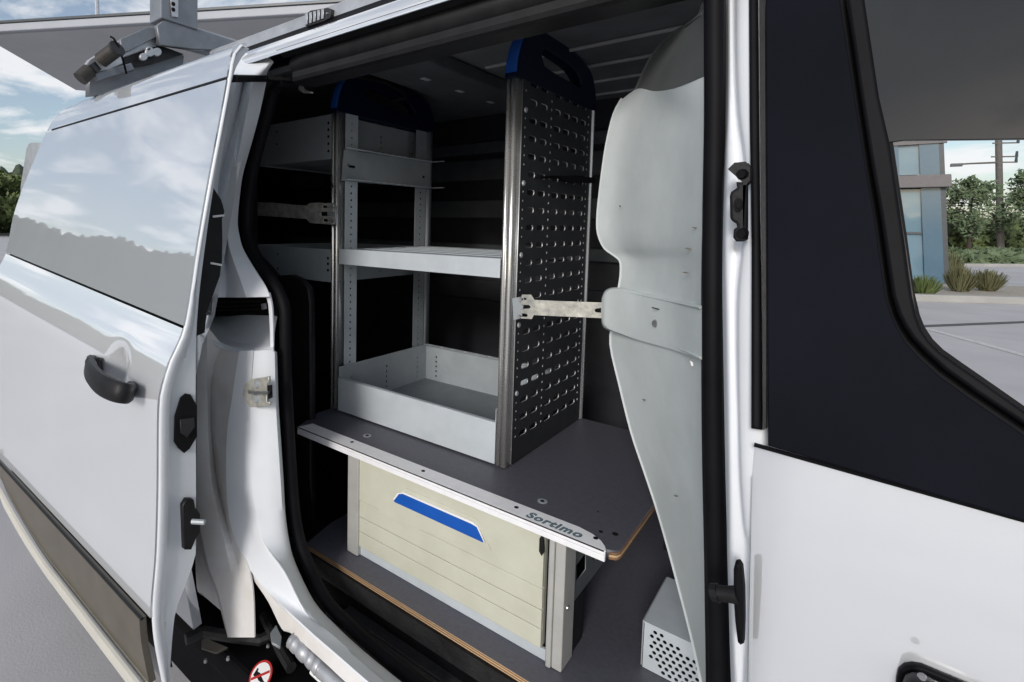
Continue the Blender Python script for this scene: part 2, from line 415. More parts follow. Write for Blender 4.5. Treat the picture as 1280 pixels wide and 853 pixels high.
def tree(base, h, rad, m, label, seed, trunk=0.12, crown_lo=0.25, n=2600, size=0.17, group=None, name='tree'):
    t = root(name, base, label, 'tree', group)
    b = Vector(base); rnd = random.Random(seed)
    bm = bmesh.new()
    tube_bm(bm, [b, b + Vector((0.05, 0, h * 0.3)), b + Vector((-0.04, 0.05, h * 0.6)), b + Vector((0, 0, h * 0.9))], [trunk, trunk * 0.8, trunk * 0.45, 0.015], 8)
    for i in range(9):
        z = h * rnd.uniform(0.3, 0.75); a = rnd.uniform(0, 6.28); L = rad * rnd.uniform(0.5, 0.85)
        p = b + Vector((0, 0, z))
        tube_bm(bm, [p, p + Vector((math.cos(a) * L * .5, math.sin(a) * L * .5, L * .25)), p + Vector((math.cos(a) * L, math.sin(a) * L, L * .65))], [trunk * .35, trunk * .2, .01], 6)
    finish('trunk', bm_done(bm), M['bark'], t, smooth=True)
    bm = bmesh.new()
    ch = h * (1 - crown_lo)
    leaf_cloud(bm, b + Vector((0, 0, h * crown_lo + ch * 0.42)), (rad, rad, ch * 0.48), int(n * .7), size, clumps=22, seed=seed)
    leaf_cloud(bm, b + Vector((0, 0, h * crown_lo + ch * 0.72)), (rad * .62, rad * .62, ch * 0.30), int(n * .3), size, clumps=12, seed=seed + 1)
    me = bpy.data.meshes.new('m'); bm.to_mesh(me); bm.free()
    finish('crown', me, m, t)
    return t

# right-hand background: lot, kerbed bed, glass building, pole, trees
def gz(px, py): return PZ(px, py, -H)
def ground_strip(name, px, m, z, kind='structure', **k):
    bm = bmesh.new(); bm.faces.new([bm.verts.new(Vector((p.x, p.y, -H + z))) for p in (gz(a, b) for a, b in px)])
    return finish(name, bm_done(bm), m, kind=kind, **k)
a = gz(1158, 411); b = gz(1300, 450); d = (b - a).normalized(); s = Vector((-d.y, d.x, 0)) * 0.055
bm = bmesh.new(); bm.faces.new([bm.verts.new(Vector((p.x, p.y, -H + .004))) for p in (a - s, b - s + d, b + s + d, a + s)])
finish('parking_line', bm_done(bm), M['paintw'], label='white painted bay line on the grey parking lot beyond the cab window', cat='road marking')
a = gz(1120, 409.5); b = gz(1330, 401); d = (b - a).normalized(); s = Vector((-d.y, d.x, 0)) * 0.07
bm = bmesh.new(); bm.faces.new([bm.verts.new(Vector((p.x, p.y, -H + .004))) for p in (a - s, b - s, b + s, a + s)])
finish('tar_joint', bm_done(bm), M['crack'], kind='structure')
# bed
k0, k1 = Vector((-1.4, 13.1, -H)), Vector((7.5, 19.1, -H))
kd = (k1 - k0).normalized(); kn = Vector((-kd.y, kd.x, 0))
bed = root('planting_bed', k0, 'long kerbed gravel bed beside the glass building', 'planting bed')
obox('kerb', k0 + Vector((0, 0, .07)), k1 + Vector((0, 0, .07)), 0.22, 0.15, M['concrete'], bed, bev=0.02)
bm = bmesh.new()
bm.faces.new([bm.verts.new(p + Vector((0, 0, .11))) for p in (k0 + kn * .1, k1 + kn * .1, k1 + kn * 2.6, k0 + kn * 3.2)])
finish('gravel', bm_done(bm), M['gravel'], bed, kind='stuff')
def shrub(px, py, w, h, m, label, seed, zoff=0.11):
    p = gz(px, py); p.z = -H + zoff
    t = root('shrub', p, label, 'shrub', 'small shrubs in the gravel bed')
    rnd = random.Random(seed); bm = bmesh.new()
    for i in range(420):
        a = rnd.uniform(0, 6.28); q = rnd.random() ** .6; L = h * rnd.uniform(.6, 1.05)
        b0 = p + Vector((math.cos(a) * q * w * .22, math.sin(a) * q * w * .22, 0))
        tip = p + Vector((math.cos(a) * q * w * .55, math.sin(a) * q * w * .55, L * (1 - .35 * q * q)))
        b0 = b0.lerp(tip, rnd.uniform(.0, .45))
        sd = Vector((-math.sin(a + rnd.uniform(-1, 1)), math.cos(a), 0)) * rnd.uniform(.008, .02)
        bm.faces.new([bm.verts.new(b0 - sd), bm.verts.new(b0 + sd), bm.verts.new(tip + sd * .3), bm.verts.new(tip - sd * .3)])
    me = bpy.data.meshes.new('m'); bm.to_mesh(me); bm.free(); finish('foliage', me, m, t)
    bm = bmesh.new(); tube_bm(bm, [p - Vector((0, 0, .02)), p + Vector((0, 0, h * .4))], [.03, .012], 6); finish('stem', bm_done(bm), M['bark'], t)
shrub(1154, 375, .55, .42, M['leaf2'], 'small yellow-green shrub in the gravel, nearest the window frame', 1)
shrub(1199, 371, .55, .58, M['leaf3'], 'taller olive shrub in the middle of the gravel bed', 2)
shrub(1233, 370, .62, .50, M['leaf3'], 'spreading olive shrub, right-hand one in the gravel bed', 3)
shrub(1186, 352, .6, .9, M['leaf3'], 'dark shrub at the foot of the glass building corner', 4, 0.0)
# road kerb and hedge
obox('road_kerb', gz(1150, 333) + Vector((0, 0, .06)), gz(1420, 335) + Vector((0, 0, .06)), .25, .13, M['concrete'], bev=.02, label='pale straight kerb along the far road edge below the bushes', cat='kerb')
def hedge(px0, px1, py, h, dep, m, label, seed, n):
    a = gz(px0, py); b = gz(px1, py); t = root('hedge', a, label, 'hedge')
    rnd = random.Random(seed); bm = bmesh.new(); d = b - a; nn = Vector((-d.y, d.x, 0)).normalized()
    for i in range(n):
        u = rnd.random(); hh = h * (.75 + .25 * math.sin(u * 37 + seed) + .12 * math.sin(u * 91))
        p = a + d * u + nn * rnd.uniform(0, dep) + Vector((0, 0, rnd.random() ** .8 * hh))
        q = Vector((rnd.gauss(0, 1), rnd.gauss(0, 1), rnd.gauss(0, 1))).normalized(); w = q.orthogonal().normalized(); e = rnd.uniform(.12, .3)
        bm.faces.new([bm.verts.new(p + q * e), bm.verts.new(p + w * e * .6), bm.verts.new(p - q * e), bm.verts.new(p - w * e * .6)])
    me = bpy.data.meshes.new('m'); bm.to_mesh(me); bm.free(); finish('foliage', me, m, t)
hedge(1120, 1420, 331, .62, 1.2, M['leaf1'], 'low clipped dark hedge just behind the far road kerb', 5, 5200)
hedge(1120, 1420, 321, 2.3, 3.0, M['leaf2'], 'tall yellow-green bushes behind the low hedge', 6, 9000)
def far(px, Y, Z=-H):
    v = ray(px, 291); return Vector((v.x / v.y * Y, Y, Z))
tree(far(1212, 43), PY(1218, 213, 43).z + H, 1.5, M['leaf1'], 'young upright tree between the glass building and the utility pole', 11, n=3000, size=.115, crown_lo=.2)
tree(far(1290, 45), PY(1285, 200, 45).z + H, 1.75, M['leaf1'], 'leafy tree at the right edge behind the utility pole', 12, n=3600, size=.12, crown_lo=.15)
# utility pole
pb = far(1254, 46); pole = root('utility_pole', pb, 'grey wooden utility pole with insulators and a side lamp arm', 'utility pole')
ptop = 13.0
tube('shaft', [pb, pb + Vector((-.08 * ptop, 0, ptop))], [.17, .13], M['wood'], pole)
def pz(py): return PY(1254, py, 46).z
zarm = pz(203)
pb = pb + Vector((-.08 * (zarm + H), 0, 0))
tube('lamp_arm', [Vector((pb.x, pb.y, zarm)), Vector((pb.x - 1.25, pb.y - .9, zarm - .08)), Vector((pb.x - 1.75, pb.y - 1.2, zarm - .12))], [.06, .05, .05], M['wood'], pole)
box('lamp_head', (pb.x - 2.1, pb.y - 1.45, zarm - .25), (pb.x - 1.6, pb.y - 1.15, zarm - .08), M['mull'], pole, .02)
for zz in (pz(196), pz(179), pz(203)):
    obox('crossarm', Vector((pb.x - .35, pb.y - .2, zz)), Vector((pb.x + .75, pb.y + .3, zz)), .07, .07, M['wood'], pole)
    tube('insulator', [Vector((pb.x + .70, pb.y + .28, zz)), Vector((pb.x + .70, pb.y + .28, zz + .3))], [.07, .05], M['mull'], pole, 8)
# glass building
bx1 = gz(1185, 355).x; BY = 20.4
bld = root('glass_building', (bx1, BY, -H), 'glass fronted office building with a grey band between its storeys', 'building')
box('core_wall', (-9, BY + 3.2, -H), (bx1 - .3, BY + 9, 6.0), M['bandm'], bld)
def bz(py): return (290.6 - py) / F_ * BY * 1.215
zb0, zb1, zt = PY(1160, 235, BY).z, PY(1160, 219.5, BY).z, PY(1160, 178, BY).z
box('facade_band', (-9, BY - .25, zb0), (bx1 + .12, BY + 9, zb1), M['bandm'], bld, .02)
box('roof_slab', (-9, BY - .2, 6.0), (bx1 + .1, BY + 9, 6.5), M['bandm'], bld, .02)
box('top_rail', (-9, BY - .1, zt - .05), (bx1 + .08, BY + .02, zt + .08), M['bandm'], bld)
bays = [bx1 - .02, bx1 - 1.02, bx1 - 1.9, bx1 - 2.6, bx1 - 3.7, bx1 - 5.0, bx1 - 6.4, bx1 - 7.8]
for lo, hi in ((-H + .0, zb0), (zb1, 6.0)):
    mid = lo + (hi - lo) * (.52 if lo < 0 else .45)
    for i in range(len(bays) - 1):
        x1, x0 = bays[i], bays[i + 1]
        w = box('window', (x0 + .02, BY + .03, lo + .03), (x1 - .02, BY + .05, hi - .03), M['pane'], bld)
        box('mullion', (x0 - .035, BY - .02, lo), (x0 + .035, BY + .09, hi), M['mull'], w)
        box('transom', (x0 + .036, BY - .01, mid - .03), (x1 - .036, BY + .08, mid + .03), M['mull'], w)
    box('corner_post', (bx1 - .09, BY - .04, lo), (bx1 + .02, BY + .1, hi), M['mull'], bld)
    box('side_pane', (bx1 - .05, BY + .12, lo), (bx1 - .02, BY + 8.9, hi), M['pane'], bld)
    for x, cw in ((bx1 - 1.02, .14), (bx1 - .27, .19)): box('column', (x - cw, BY - .045, lo + .002), (x + cw, BY + .028, hi - .002), M['colm'], bld)

LEAN = .094      # the glass corner leans a little away from the lot
for o_ in bld.children_recursive:
    for v_ in o_.data.vertices: v_.co.x -= LEAN * v_.co.z
# left background: canopy, mast, trees
CZ = 4.2
cA = PZ(-60, 45, CZ); cB = PZ(380, 20, CZ); cC = PZ(90, 110, CZ); cD = PZ(0, 58, CZ)
can = root('canopy', (cA + cB) / 2 * 1.0 + Vector((0, 0, -H - CZ)), 'wide flat grey canopy roof with a pale fascia above the lot', 'canopy')
ex = (cB - cA).normalized(); inn = (cC - cD).normalized()
P0 = PZ(0, 58, CZ) - inn * 0.0
# soffit corner points: near edge, then the left edge running away
q0 = PZ(-60, 42.5, CZ); q1 = cB + ex * 9; q2 = cC + inn * 0.3; q3 = PZ(-30, 38, CZ)
soff = [Vector((p.x, p.y, 0)) for p in (PZ(0, 43.5, CZ), q1, q1 + Vector((-7, 14, 0)), q2, PZ(0, 58, CZ), PZ(-40, 51, CZ), PZ(-60, 46, CZ))]
plate('soffit', [(p.x, p.y) for p in soff], M['canopy'], can, O=(0, 0, CZ), U=(1, 0, 0), V=(0, 1, 0), t0=0, t1=.16)
fa, fb = PZ(-60, 46, CZ), q1
obox('fascia', fa + Vector((0, 0, .085)) + Vector((ex.y, -ex.x, 0)) * .08, fb + Vector((0, 0, .085)) + Vector((ex.y, -ex.x, 0)) * .08, .1, .17, M['fascia'], can, bev=.02)
obox('coping', fa + Vector((0, 0, .205)), fb + Vector((0, 0, .205)), .3, .06, M['mull'], can, bev=.01)
pc = PZ(122, 30, CZ + .3)
tube('mast', [pc, pc + Vector((0, 0, 1.2))], [.05, .04], M['rackl'], can, 8)
box('support_column', (soff[2].x - .6, soff[2].y - 2.6, -H), (soff[2].x - .3, soff[2].y - 2.3, CZ), M['fascia'], can)
for i, (px, D, h, r, lab) in enumerate(((-12, 52, 5.4, 4.6, 'bushy green tree at the left edge behind the van door'), (13, 60, 4.9, 4.0, 'lower rounded tree next to the van door edge'), (-60, 56, 6.5, 5.0, 'tall tree farther left, half out of view'), (40, 66, 4.9, 4.2, 'far tree hidden behind the open van door'))):
    v = ray(px, 270); v = v / v.to_2d().length * D
    tree(Vector((v.x, v.y, -H)), h, r, M['leaf2'], lab, 20 + i, n=6500, size=.24, crown_lo=.02, trunk=.2, group='trees beyond the lot')

# ================================================================== THE VAN
van = root('cargo_van', (-0.9, 0.65, -H), 'white cargo van with its sliding side door open', 'van')

base_door = hermite([(-1.0, .45), (-.90, .428), (-.85, .418), (-.71, .402), (-.592, .412), (-.489, .417), (-.326, .422), (-.26, .439), (-.215, .462), (-.195, .470), (-.051, .497), (.083, .524), (.166, .542), (.266, .563), (.30, .569), (.325, .577), (.337, .588), (.345, .606)])
def belt(x): return -.073 * (x + .92)
def w_(z):   # how far the belt line's rise applies at this height
    if z > .1: return max(0, 1 - (z - .1) / .2)
    if z > -.4: return 1.0
    return max(0, 1 - (-.4 - z) / .25)
def yd(x, z): return base_door(z - belt(x) * w_(z)) + 0.0
def yb(x, z): return base_door(z) + .128          # fixed body side, parallel to the closed door
# ---- sliding door
XR = -.92
def xl(z):
    z0 = [( -.90, -1.80), (-.72, -1.975), (-.5, -2.04), (-.1, -2.045), (.1, -1.985), (.25, -1.945), (.30, -1.90), (.33, -1.80), (.346, -1.62)]
    return hermite([(a_, b_) for a_, b_ in z0])(z)
def zc(v, x): return v
def skin(name, zlo, zhi, n, parent, m, off=0.0, nu=40, beltlo=False, belthi=False, thick=.006, dent=None, xr=XR, zlof=None, xlf=None, zhif=None):
    rows = []
    for i in range(n + 1):
        r = []
        t = i / n
        for j in range(nu + 1):
            u = j / nu
            zl_ = zlo if zlof is None else zlof
            zz0 = zlo; zz1 = zhi
            # evaluate x first from mean height
            zm = zlo + (zhi - zlo) * t
            x = xr + ((xlf or xl)(zm) - xr) * u
            lo = zlo + (belt(x) if beltlo else 0); hi = (zhi if zhif is None else zhif(x)) + (belt(x) if belthi else 0)
            if zlof: lo = zlof(x)
            z = lo + (hi - lo) * t
            y = yd(x, z) + off
            if dent: y += dent(x, z)
            r.append(Vector((x, y, z)))
        rows.append(r)
    return gridmesh(name, rows, m, parent, thick, 1, True, autos=60)
hc = PY(143, 463, .425)
def dent(x, z):
    q = ((x - hc.x) / .040) ** 2 + ((z - hc.z) / .040) ** 2
    return .022 * math.exp(-q ** 1.5)
door = skin('sliding_door', -.71, -.195, 60, van, M['white'], nu=90, belthi=True, dent=dent)
skin('window_blank', -.190, .266, 26, door, M['gloss'], nu=40, beltlo=True)
skin('upper_strip', .272, .345, 22, door, M['gloss'], nu=40)
# cladding and bottom rim
def zarch(x):   # lower edge follows the wheel arch at its rear end
    t = max(0, (-1.45 - x) / .55); return -.845 + .16 * t ** 1.7
def zrim(x):
    return zarch(x) - .045 - .010 * max(0, (-1.5 - x))
skin('cladding', -.85, -.7115, 10, door, M['clad'], off=-.014, nu=36, thick=.012, zlof=zarch, xr=-.932)
skin('bottom_rim', -.90, -.845, 6, door, M['rimw'], off=-.029, nu=36, zlof=zrim, zhif=lambda x: zarch(x) - .001, xr=-.945)
skin('rim_shoulder', -.90, -.845, 2, door, M['rimw'], off=-.013, nu=36, thick=.012, zlof=lambda x: zarch(x) - .02, zhif=lambda x: zarch(x) - .003, xr=-.945)
for sgn in (0,):
    rows = []
    for i in range(31):      # dark top edge of the cladding
        x = -.93 + (xl(-.71) + .01 + .93) * i / 30
        rows.append(Vector((x, yd(x, -.7115) - .010, -.7112)))
    tube('cladding_lip', rows, .003, M['black'], door, 6)
# dark backing sheet that closes the panel joints
rows = []
for i in range(40):
    z = -.84 + (.330 + .84) * i / 39
    rows.append([Vector((XR - .012 + (xl(z) + .03 - XR) * j / 24, yd(XR + (xl(z) - XR) * j / 24, z) + (.028 if z < -.17 else .008), z)) for j in range(25)])
gridmesh('joint_seal', rows, M['rubber'], door, .002)
# shut face (leading edge) of the door
yin = hermite([(-.87, .438), (-.735, .452), (-.678, .478), (-.631, .495), (-.259, .500), (-.184, .504), (-.02, .526), (.115, .55), (.254, .577), (.30, .592), (.345, .625)])
zs = [-.88 + (.338 + .88) * i / 60 for i in range(61)]
def hemw(z):
    return .007 + .018 * (1 if z < -.2 else max(.05, 1 - (z + .2) / .1)) * (1 if z > -.70 else .8)
colsd = []
for z in zs:
    y0 = yd(XR, z); y1 = max(yin(z), y0 + .012); hw = min(hemw(z), (y1 - y0) * .6)
    colsd.append([Vector((XR - .002, y0 + .0035, z)), Vector((XR + .002, y0 + .0045, z)), Vector((XR + .0035, y0 + .008, z)), Vector((XR + .003, y0 + hw * .8, z)), Vector((XR - .002, y0 + hw, z)), Vector((XR - .006, y0 + hw + .006 + .0 * z, z)),
                  Vector((XR - .005, y0 * .4 + y1 * .6, z)), Vector((XR - .005, y1 - .003, z)), Vector((XR - .010, y1, z)), Vector((XR - .08, y1 + .004, z))])
gridmesh('shut_face', colsd, M['jamb'], door, 0, smooth=True, autos=55)
# inner shell of the door
rows = []
for z in zs[::3]:
    rows.append([Vector((XR - .08 + (xl(z) + .05 - XR + .08) * j / 10, max(yin(z), yd(XR, z) + .012) + .004 + .02 * math.sin(math.pi * j / 10), z)) for j in range(11)])
gridmesh('inner_shell', rows, M['jamb'], door, .003)
# latch opening and lower roller on the shut face
XF = XR - .003
plateX('latch_opening', [(218, 520), (225, 497), (231, 492), (237, 493), (245, 507), (245, 545), (236, 560), (229, 566), (222, 560), (217, 552)], XF, M['dark'], door, 0, .004)
plateX('latch_claw', [(223, 524), (240, 521), (241, 532), (231, 546), (224, 540)], XF, M['charcoal'], door, .004, .008)
plateX('roller_bracket', [(225, 630), (230, 622), (238, 622), (240, 632), (246, 640), (246, 662), (240, 672), (235, 684), (227, 684)], XF, M['black'], door, 0, .012)
p = PX(240, 652, XF + .012); tube('roller_pin', [p, p + Vector((.02, .014, 0))], .005, M['greyd'], door, 8)
# black inner trim standing behind the door's edge
plateX('inner_trim', [(246, 300), (258, 236), (261, 229), (266, 234), (276.5, 250), (280.5, 264), (279, 272), (277.5, 272.5), (278, 300), (277.5, 326), (277, 330), (276.5, 333), (275, 345), (267, 367), (258, 392), (256, 416), (246, 420), (241, 400)], -.955, M['black'], door, -.02, 0, label='black plastic trim behind the door edge')
for a_, b_ in (((266, 271), (280, 269.5)), ((263.5, 329), (277, 331.5))):
    tube('trim_highlight', [PX(*a_, -.953), PX(*b_, -.953)], .0022, M['whitep'], door, 6)  # highlights on the black trim, painted as thin white bars
# handle
def dh(px, py, o): return PS(px, py, yd, -o)
hp = [dh(113, 453, .006), dh(113, 461, .030), dh(117, 470, .046), dh(127, 480, .052), dh(140, 487, .050), dh(152, 491, .042), dh(161, 492, .026), dh(163, 487, .004)]
pts = crv(hp, 5)
bm = bmesh.new(); prev = None
for i, p in enumerate(pts):
    d = (pts[min(i + 1, len(pts) - 1)] - pts[max(i - 1, 0)]).normalized()
    up = Vector((0, .25, 1)); up = (up - d * up.dot(d)).normalized(); s = d.cross(up)
    hh = .0155 + .003 * math.sin(math.pi * i / (len(pts) - 1)); ww = .009
    ring = [bm.verts.new(p + up * (hh * cu_) + s * (ww * cv)) for cu_, cv in ((1, -.5), (1, .5), (.7, 1), (-.7, 1), (-1, .5), (-1, -.5), (-.7, -1), (.7, -1))]
    if prev:
        for k in range(8): bm.faces.new((prev[k], prev[(k + 1) % 8], ring[(k + 1) % 8], ring[k]))
    else: bm.faces.new(ring[::-1])
    prev = ring
bm.faces.new(prev)
finish('door_handle', bm_done(bm), M['black'], door, smooth=True, autos=45)
obox('handle_foot', dh(117, 458, -.01), dh(117, 458, .018), .03, .035, M['black'], door, bev=.006)
# upper guide arm from the door into the header
arm0 = PX(291, 98.5, -.93); arm1 = PY(331, 98.5, .715); arm2 = PY(400, 103, .84)
obox('guide_arm', arm0, arm1, .02, .014, M['black'], door); obox('guide_arm_tip', arm1, arm2, .02, .008, M['black'], door)
p = PY(331, 98, .705); tube('ring_bolt', [p, p + Vector((.002, -.006, 0))], .004, M['rackl'], door, 10)
plateY('roller_hook', [(375, 108), (380, 108), (382, 113), (392, 115.5), (392, 117), (381, 117), (375, 113)], .83, M['rackl'], door, 0, .004)

# ---- rear side panel, tail and roof (mostly behind the open door)
rows = []
for z in [-.9, -.75, -.6, -.45, -.33, -.26, -.2, -.1, 0, .1, .2, .27, .32, .335, .345]:
    rows.append([Vector((x, yb(x, z) + (.03 * ((-2.2 - x) / .22) ** 2 if x < -2.2 else 0), z)) for x in (-1.06, -1.4, -1.8, -2.1, -2.25, -2.35, -2.42)])
gridmesh('side_panel', rows, M['white'], van, .02)
rows = []
for x in (-2.36, -2.0, -1.6, -.97, -.4, .2, .7, 1.0):
    rows.append([Vector((x, y, z)) for y, z in ((.80, .368), (.84, .395), (.9, .425), (1.1, .46), (1.5, .475), (1.9, .46), (2.1, .43), (2.16, .405))])
gridmesh('roof_panel', rows, M['white'], van, .012)
box('rear_door', (-2.46, .78, -.85), (-2.40, 1.48, .25), M['white'], van, .02)
box('far_side_panel', (-2.4, 2.12, -.9), (-.05, 2.16, .40), M['white'], van)
# open rear door leaf swung out beside the tail
plateY('tail_door_edge', [(26, 232), (33, 186), (36, 180), (40, 178.5), (50, 178.5), (50, 260), (24, 300)], .62 * 1.0, M['rackl'], van, -.03, 0)
# ---- aperture rear pillar (C pillar) jambs
def PL(pts): return [PY(x, y, Y) for x, y, Y in pts]
ys_up = [96, 130, 160, 190, 220, 250, 277, 294, 312, 335, 359, 372]
A = PL(list(zip([262, 258, 254, 250, 247, 244, 242, 240, 240, 240, 238, 236], ys_up, [.64, .63, .62, .61, .60, .60, .59, .59, .585, .58, .575, .57])))
B = PL(list(zip([296, 289, 283, 277, 272, 270, 268, 268, 267, 266, 263, 260], ys_up, [.665, .66, .655, .65, .645, .64, .635, .63, .625, .62, .615, .61])))
B2 = PL(list(zip([306, 299, 293, 287, 281, 278, 277, 277, 279, 283, 284, 283], ys_up, [.70, .695, .69, .685, .68, .675, .67, .67, .665, .66, .655, .65])))
C = PL(list(zip([318, 311, 305, 299, 292, 288, 285, 285, 288, 296, 305, 309], ys_up, [.69, .685, .68, .675, .67, .665, .66, .655, .65, .645, .64, .64])))
D = PL(list(zip([332, 325, 317.5, 309, 301, 297, 295, 297, 302, 315, 330.6, 336], ys_up, [.72, .715, .71, .705, .70, .695, .69, .685, .68, .675, .67, .668])))
D2 = [p + Vector((-.045, .028, 0)) for p in D]
pil = loft('rear_pillar', [A, B, B2, C, D, D2], M['jamb'], van, sub=4, across=3, thick=.004, curved=False, autos=16)
# head of the pillar up to the gutter
loft('pillar_head', [PL([(262, 97, .64), (274, 84, .67), (292, 72, .705), (302, 66, .72)]), PL([(297, 97, .665), (306, 87, .685), (318, 77, .71), (326, 70, .72)]), PL([(318, 97, .69), (325, 89, .70), (333, 80, .712), (338, 74, .72)]), PL([(333, 97, .72), (334, 91, .72), (338, 84, .722), (342, 78, .725)])], M['jamb'], van, sub=4, across=4, thick=.004)
# track slot box, ledge, lower pillar
plateY('track_slot', [(255, 364), (345, 364), (345, 400), (255, 402)], .735, M['dark'], pil, -.004, 0)
for y in (378, 383, 388): obox('track_rib', PY(268, y, .72), PY(325, y - 1, .72), .004, .003, M['black'], pil, bev=.0005)
plateY('track_stop', [(329, 380), (333, 379), (334, 386), (330, 387)], .71, M['rackl'], pil, 0, .006)
plateY('track_end_bracket', [(257, 392), (265, 372), (268, 372), (266.5, 394), (257, 394)], .60, M['rackl'], pil, 0, .004, holes=[[(261, 390), (264.5, 382), (264, 390)]])
L0 = PL([(246, 399, .66), (258, 396.5, .71), (275, 395.5, .735), (305, 394, .735), (345, 395, .735)])
L1 = PL([(246, 401, .64), (258, 401, .675), (274, 405, .70), (300, 416, .70), (342, 414, .71)])
L2 = PL([(246, 403, .62), (258, 405, .645), (275, 420, .67), (301, 429, .675), (341.5, 427, .685)])
L3 = PL([(246, 407, .60), (258, 411, .620), (276, 428, .645), (302, 436, .65), (341.5, 434.5, .665)])
L4 = PL([(246, 416, .595), (258, 420, .615), (278, 436, .640), (302, 440.5, .64), (341.8, 438.5, .66)])
loft('track_ledge', [L0, L1, L2, L3, L4], M['jamb'], pil, sub=5, across=3, thick=.004, curved=False, autos=18)
yr = [412, 440, 470, 500, 530, 560, 600, 640, 680, 712, 738, 768, 797]
Bx = [246, 246, 246, 246, 246, 246, 246, 247, 254, 262, 272, 279, 285]
Cx = [259, 259, 259, 259, 260, 261, 264, 272, 281, 288, 293, 296, 299]
Dx = [268, 266, 265, 264, 264, 266, 271, 280, 290, 298, 302, 305, 308]
Ex = [302, 299.5, 294.5, 291.5, 287, 284.5, 284.5, 288.5, 299, 311, 316, 317.5, 318]
BYs = [.60] * 7 + [.60, .60, .598, .596, .594, .592]
CYs = [.612] * 7 + [.61, .606, .602, .60, .596, .594]
DYs = [.648] * 7 + [.638, .622, .61, .602, .598, .595]
EYs = [.645, .64, .635, .632, .63, .628, .625, .622, .618, .61, .606, .60, .597]
yA = [403, 425] + yr[2:]
yB = [404, 428] + yr[2:]
yC = [408, 438] + yr[2:]
yD = [431, 452] + yr[2:]; yD[2] = 478
yE = [439, 455] + yr[2:]; yE[2] = 478
Dx[0], Ex[0], Dx[1], Ex[1] = 277, 303, 270, 299
lowp = loft('lower_pillar', [PL(list(zip([236, 236, 236, 236, 236, 236, 236, 238, 248, 258, 269, 277, 284], yA, [.63] * 13))), PL(list(zip(Bx, yB, BYs))), PL(list(zip(Cx, yC, CYs))), PL(list(zip(Dx, yD, DYs))), PL(list(zip(Ex, yE, EYs)))], M['jambdirt'], van, sub=4, across=3, thick=.003, curved=False, autos=14)
E_ = [(301, 438.5), (297, 462), (291.7, 499), (286.8, 529), (284.5, 560), (284.5, 600), (287, 635), (292, 662), (307, 700), (338, 744), (385, 790), (421, 822), (455, 852), (480, 873)]
H_ = [(319, 438), (317, 465), (314.5, 499), (313.5, 529), (313.5, 560), (315, 600), (320, 640), (330, 678), (354, 714), (381, 764), (415, 796), (447.6, 825.6), (478, 852), (502, 872)]
G_ = [(341.8, 438), (342.5, 465), (343.3, 499), (345, 529), (347, 560), (349.5, 600), (352, 640), (357, 675), (366, 705), (390, 754), (420, 787), (453, 817.5), (496, 853), (520, 872)]
def addY(l, ys): return [PY(x, y, Y) for (x, y), Y in zip(l, ys)]
n14 = range(14)
Ec = addY(E_, [.638, .636, .633, .630, .628, .626, .624, .622, .618, .612, .606, .602, .60, .60])
Hc = addY(H_, [.642, .640, .638, .636, .634, .632, .630, .630, .632, .634, .636, .636, .636, .636])
Hm = [a.lerp(b, .08) + Vector((0, -.004, 0)) for a, b in zip(Hc, addY(G_, [.665] * 14))]
Gc = addY(G_, [.664, .664, .664, .664, .665, .666, .668, .670, .674, .678, .680, .68, .68, .68])
G2 = [p + Vector((-.03, .025, -.03)) for p in Gc]
sill = loft('sill_panel', [Ec, Hc, Hm, Gc, G2], M['jamb'], van, sub=4, across=4, thick=.004)
E1 = [(305, 697), (322, 724), (345, 752), (372, 778), (385, 790), (421, 822), (455, 852), (480, 873)]
E2 = [(303, 698), (315, 722), (335, 752), (352, 786), (364, 792), (403, 826), (431, 852), (450, 868)]
EY1 = [.620, .616, .612, .609, .607, .603, .601, .60]; EY2 = [.621, .617, .610, .602, .600, .597, .595, .595]
loft('sill_lower_edge', [addY(E1, EY1), addY([((a[0] + b[0]) / 2, (a[1] + b[1]) / 2 + .5) for a, b in zip(E1, E2)], [(a + b) / 2 - .001 for a, b in zip(EY1, EY2)]), addY(E2, EY2)], M['jambdirt'], van, sub=4, across=4, thick=.003)
loft('pillar_edge', [PL([(331, 366, .672), (335, 380, .672), (336.5, 396, .672), (337.5, 416, .67), (338, 442, .662)]), PL([(336, 366, .672), (339.8, 382, .674), (340.8, 396, .674), (341.6, 416, .672), (342, 442, .666)])], M['jamb'], pil, sub=4, across=2, thick=.004)
# striker plate on the lower pillar
def strk(): return [(306, 492), (309, 480), (316, 474), (324, 472.5), (331, 471.5), (338.5, 470), (339, 477), (336, 479), (336, 502), (340, 502), (339.5, 506), (331, 507.5), (317, 508.5), (311, 504)]
lp = plateY('striker_plate', strk(), .626, M['zinc'], lowp, 0, .006, bev=.001)
for px, py in ((320, 481), (320, 499)):
    p = PY(px, py, .618); screw(lowp, p, (0, -1, 0), .009, .004, 'greyd', 'bolt')
tube('striker_bar', [PY(311, 489, .620), PY(312, 491, .606), PY(336, 491, .606), PY(338, 491, .620)], .003, M['screw'], lowp, 8)
plateY('striker_slot', [(335, 482), (340.5, 481), (341, 497), (336, 499)], .619, M['dark'], lowp, 0, .002)
for px, py in ((319, 705), (267, 0)):
    if py: screw(lowp, PY(px, py, .625), (0, -1, 0), .003, .002, 'dark', 'drain_hole')
# cream inner rocker seen between door and pillar
loft('rocker_inner', [PL([(244, 640, .63), (244, 690, .63), (246, 735, .63), (251, 742, .63)]), PL([(262, 690, .63), (275, 735, .63), (280, 758, .63), (286, 772, .63)])], M['jambdirt'], van, sub=3, across=3, thick=.003)
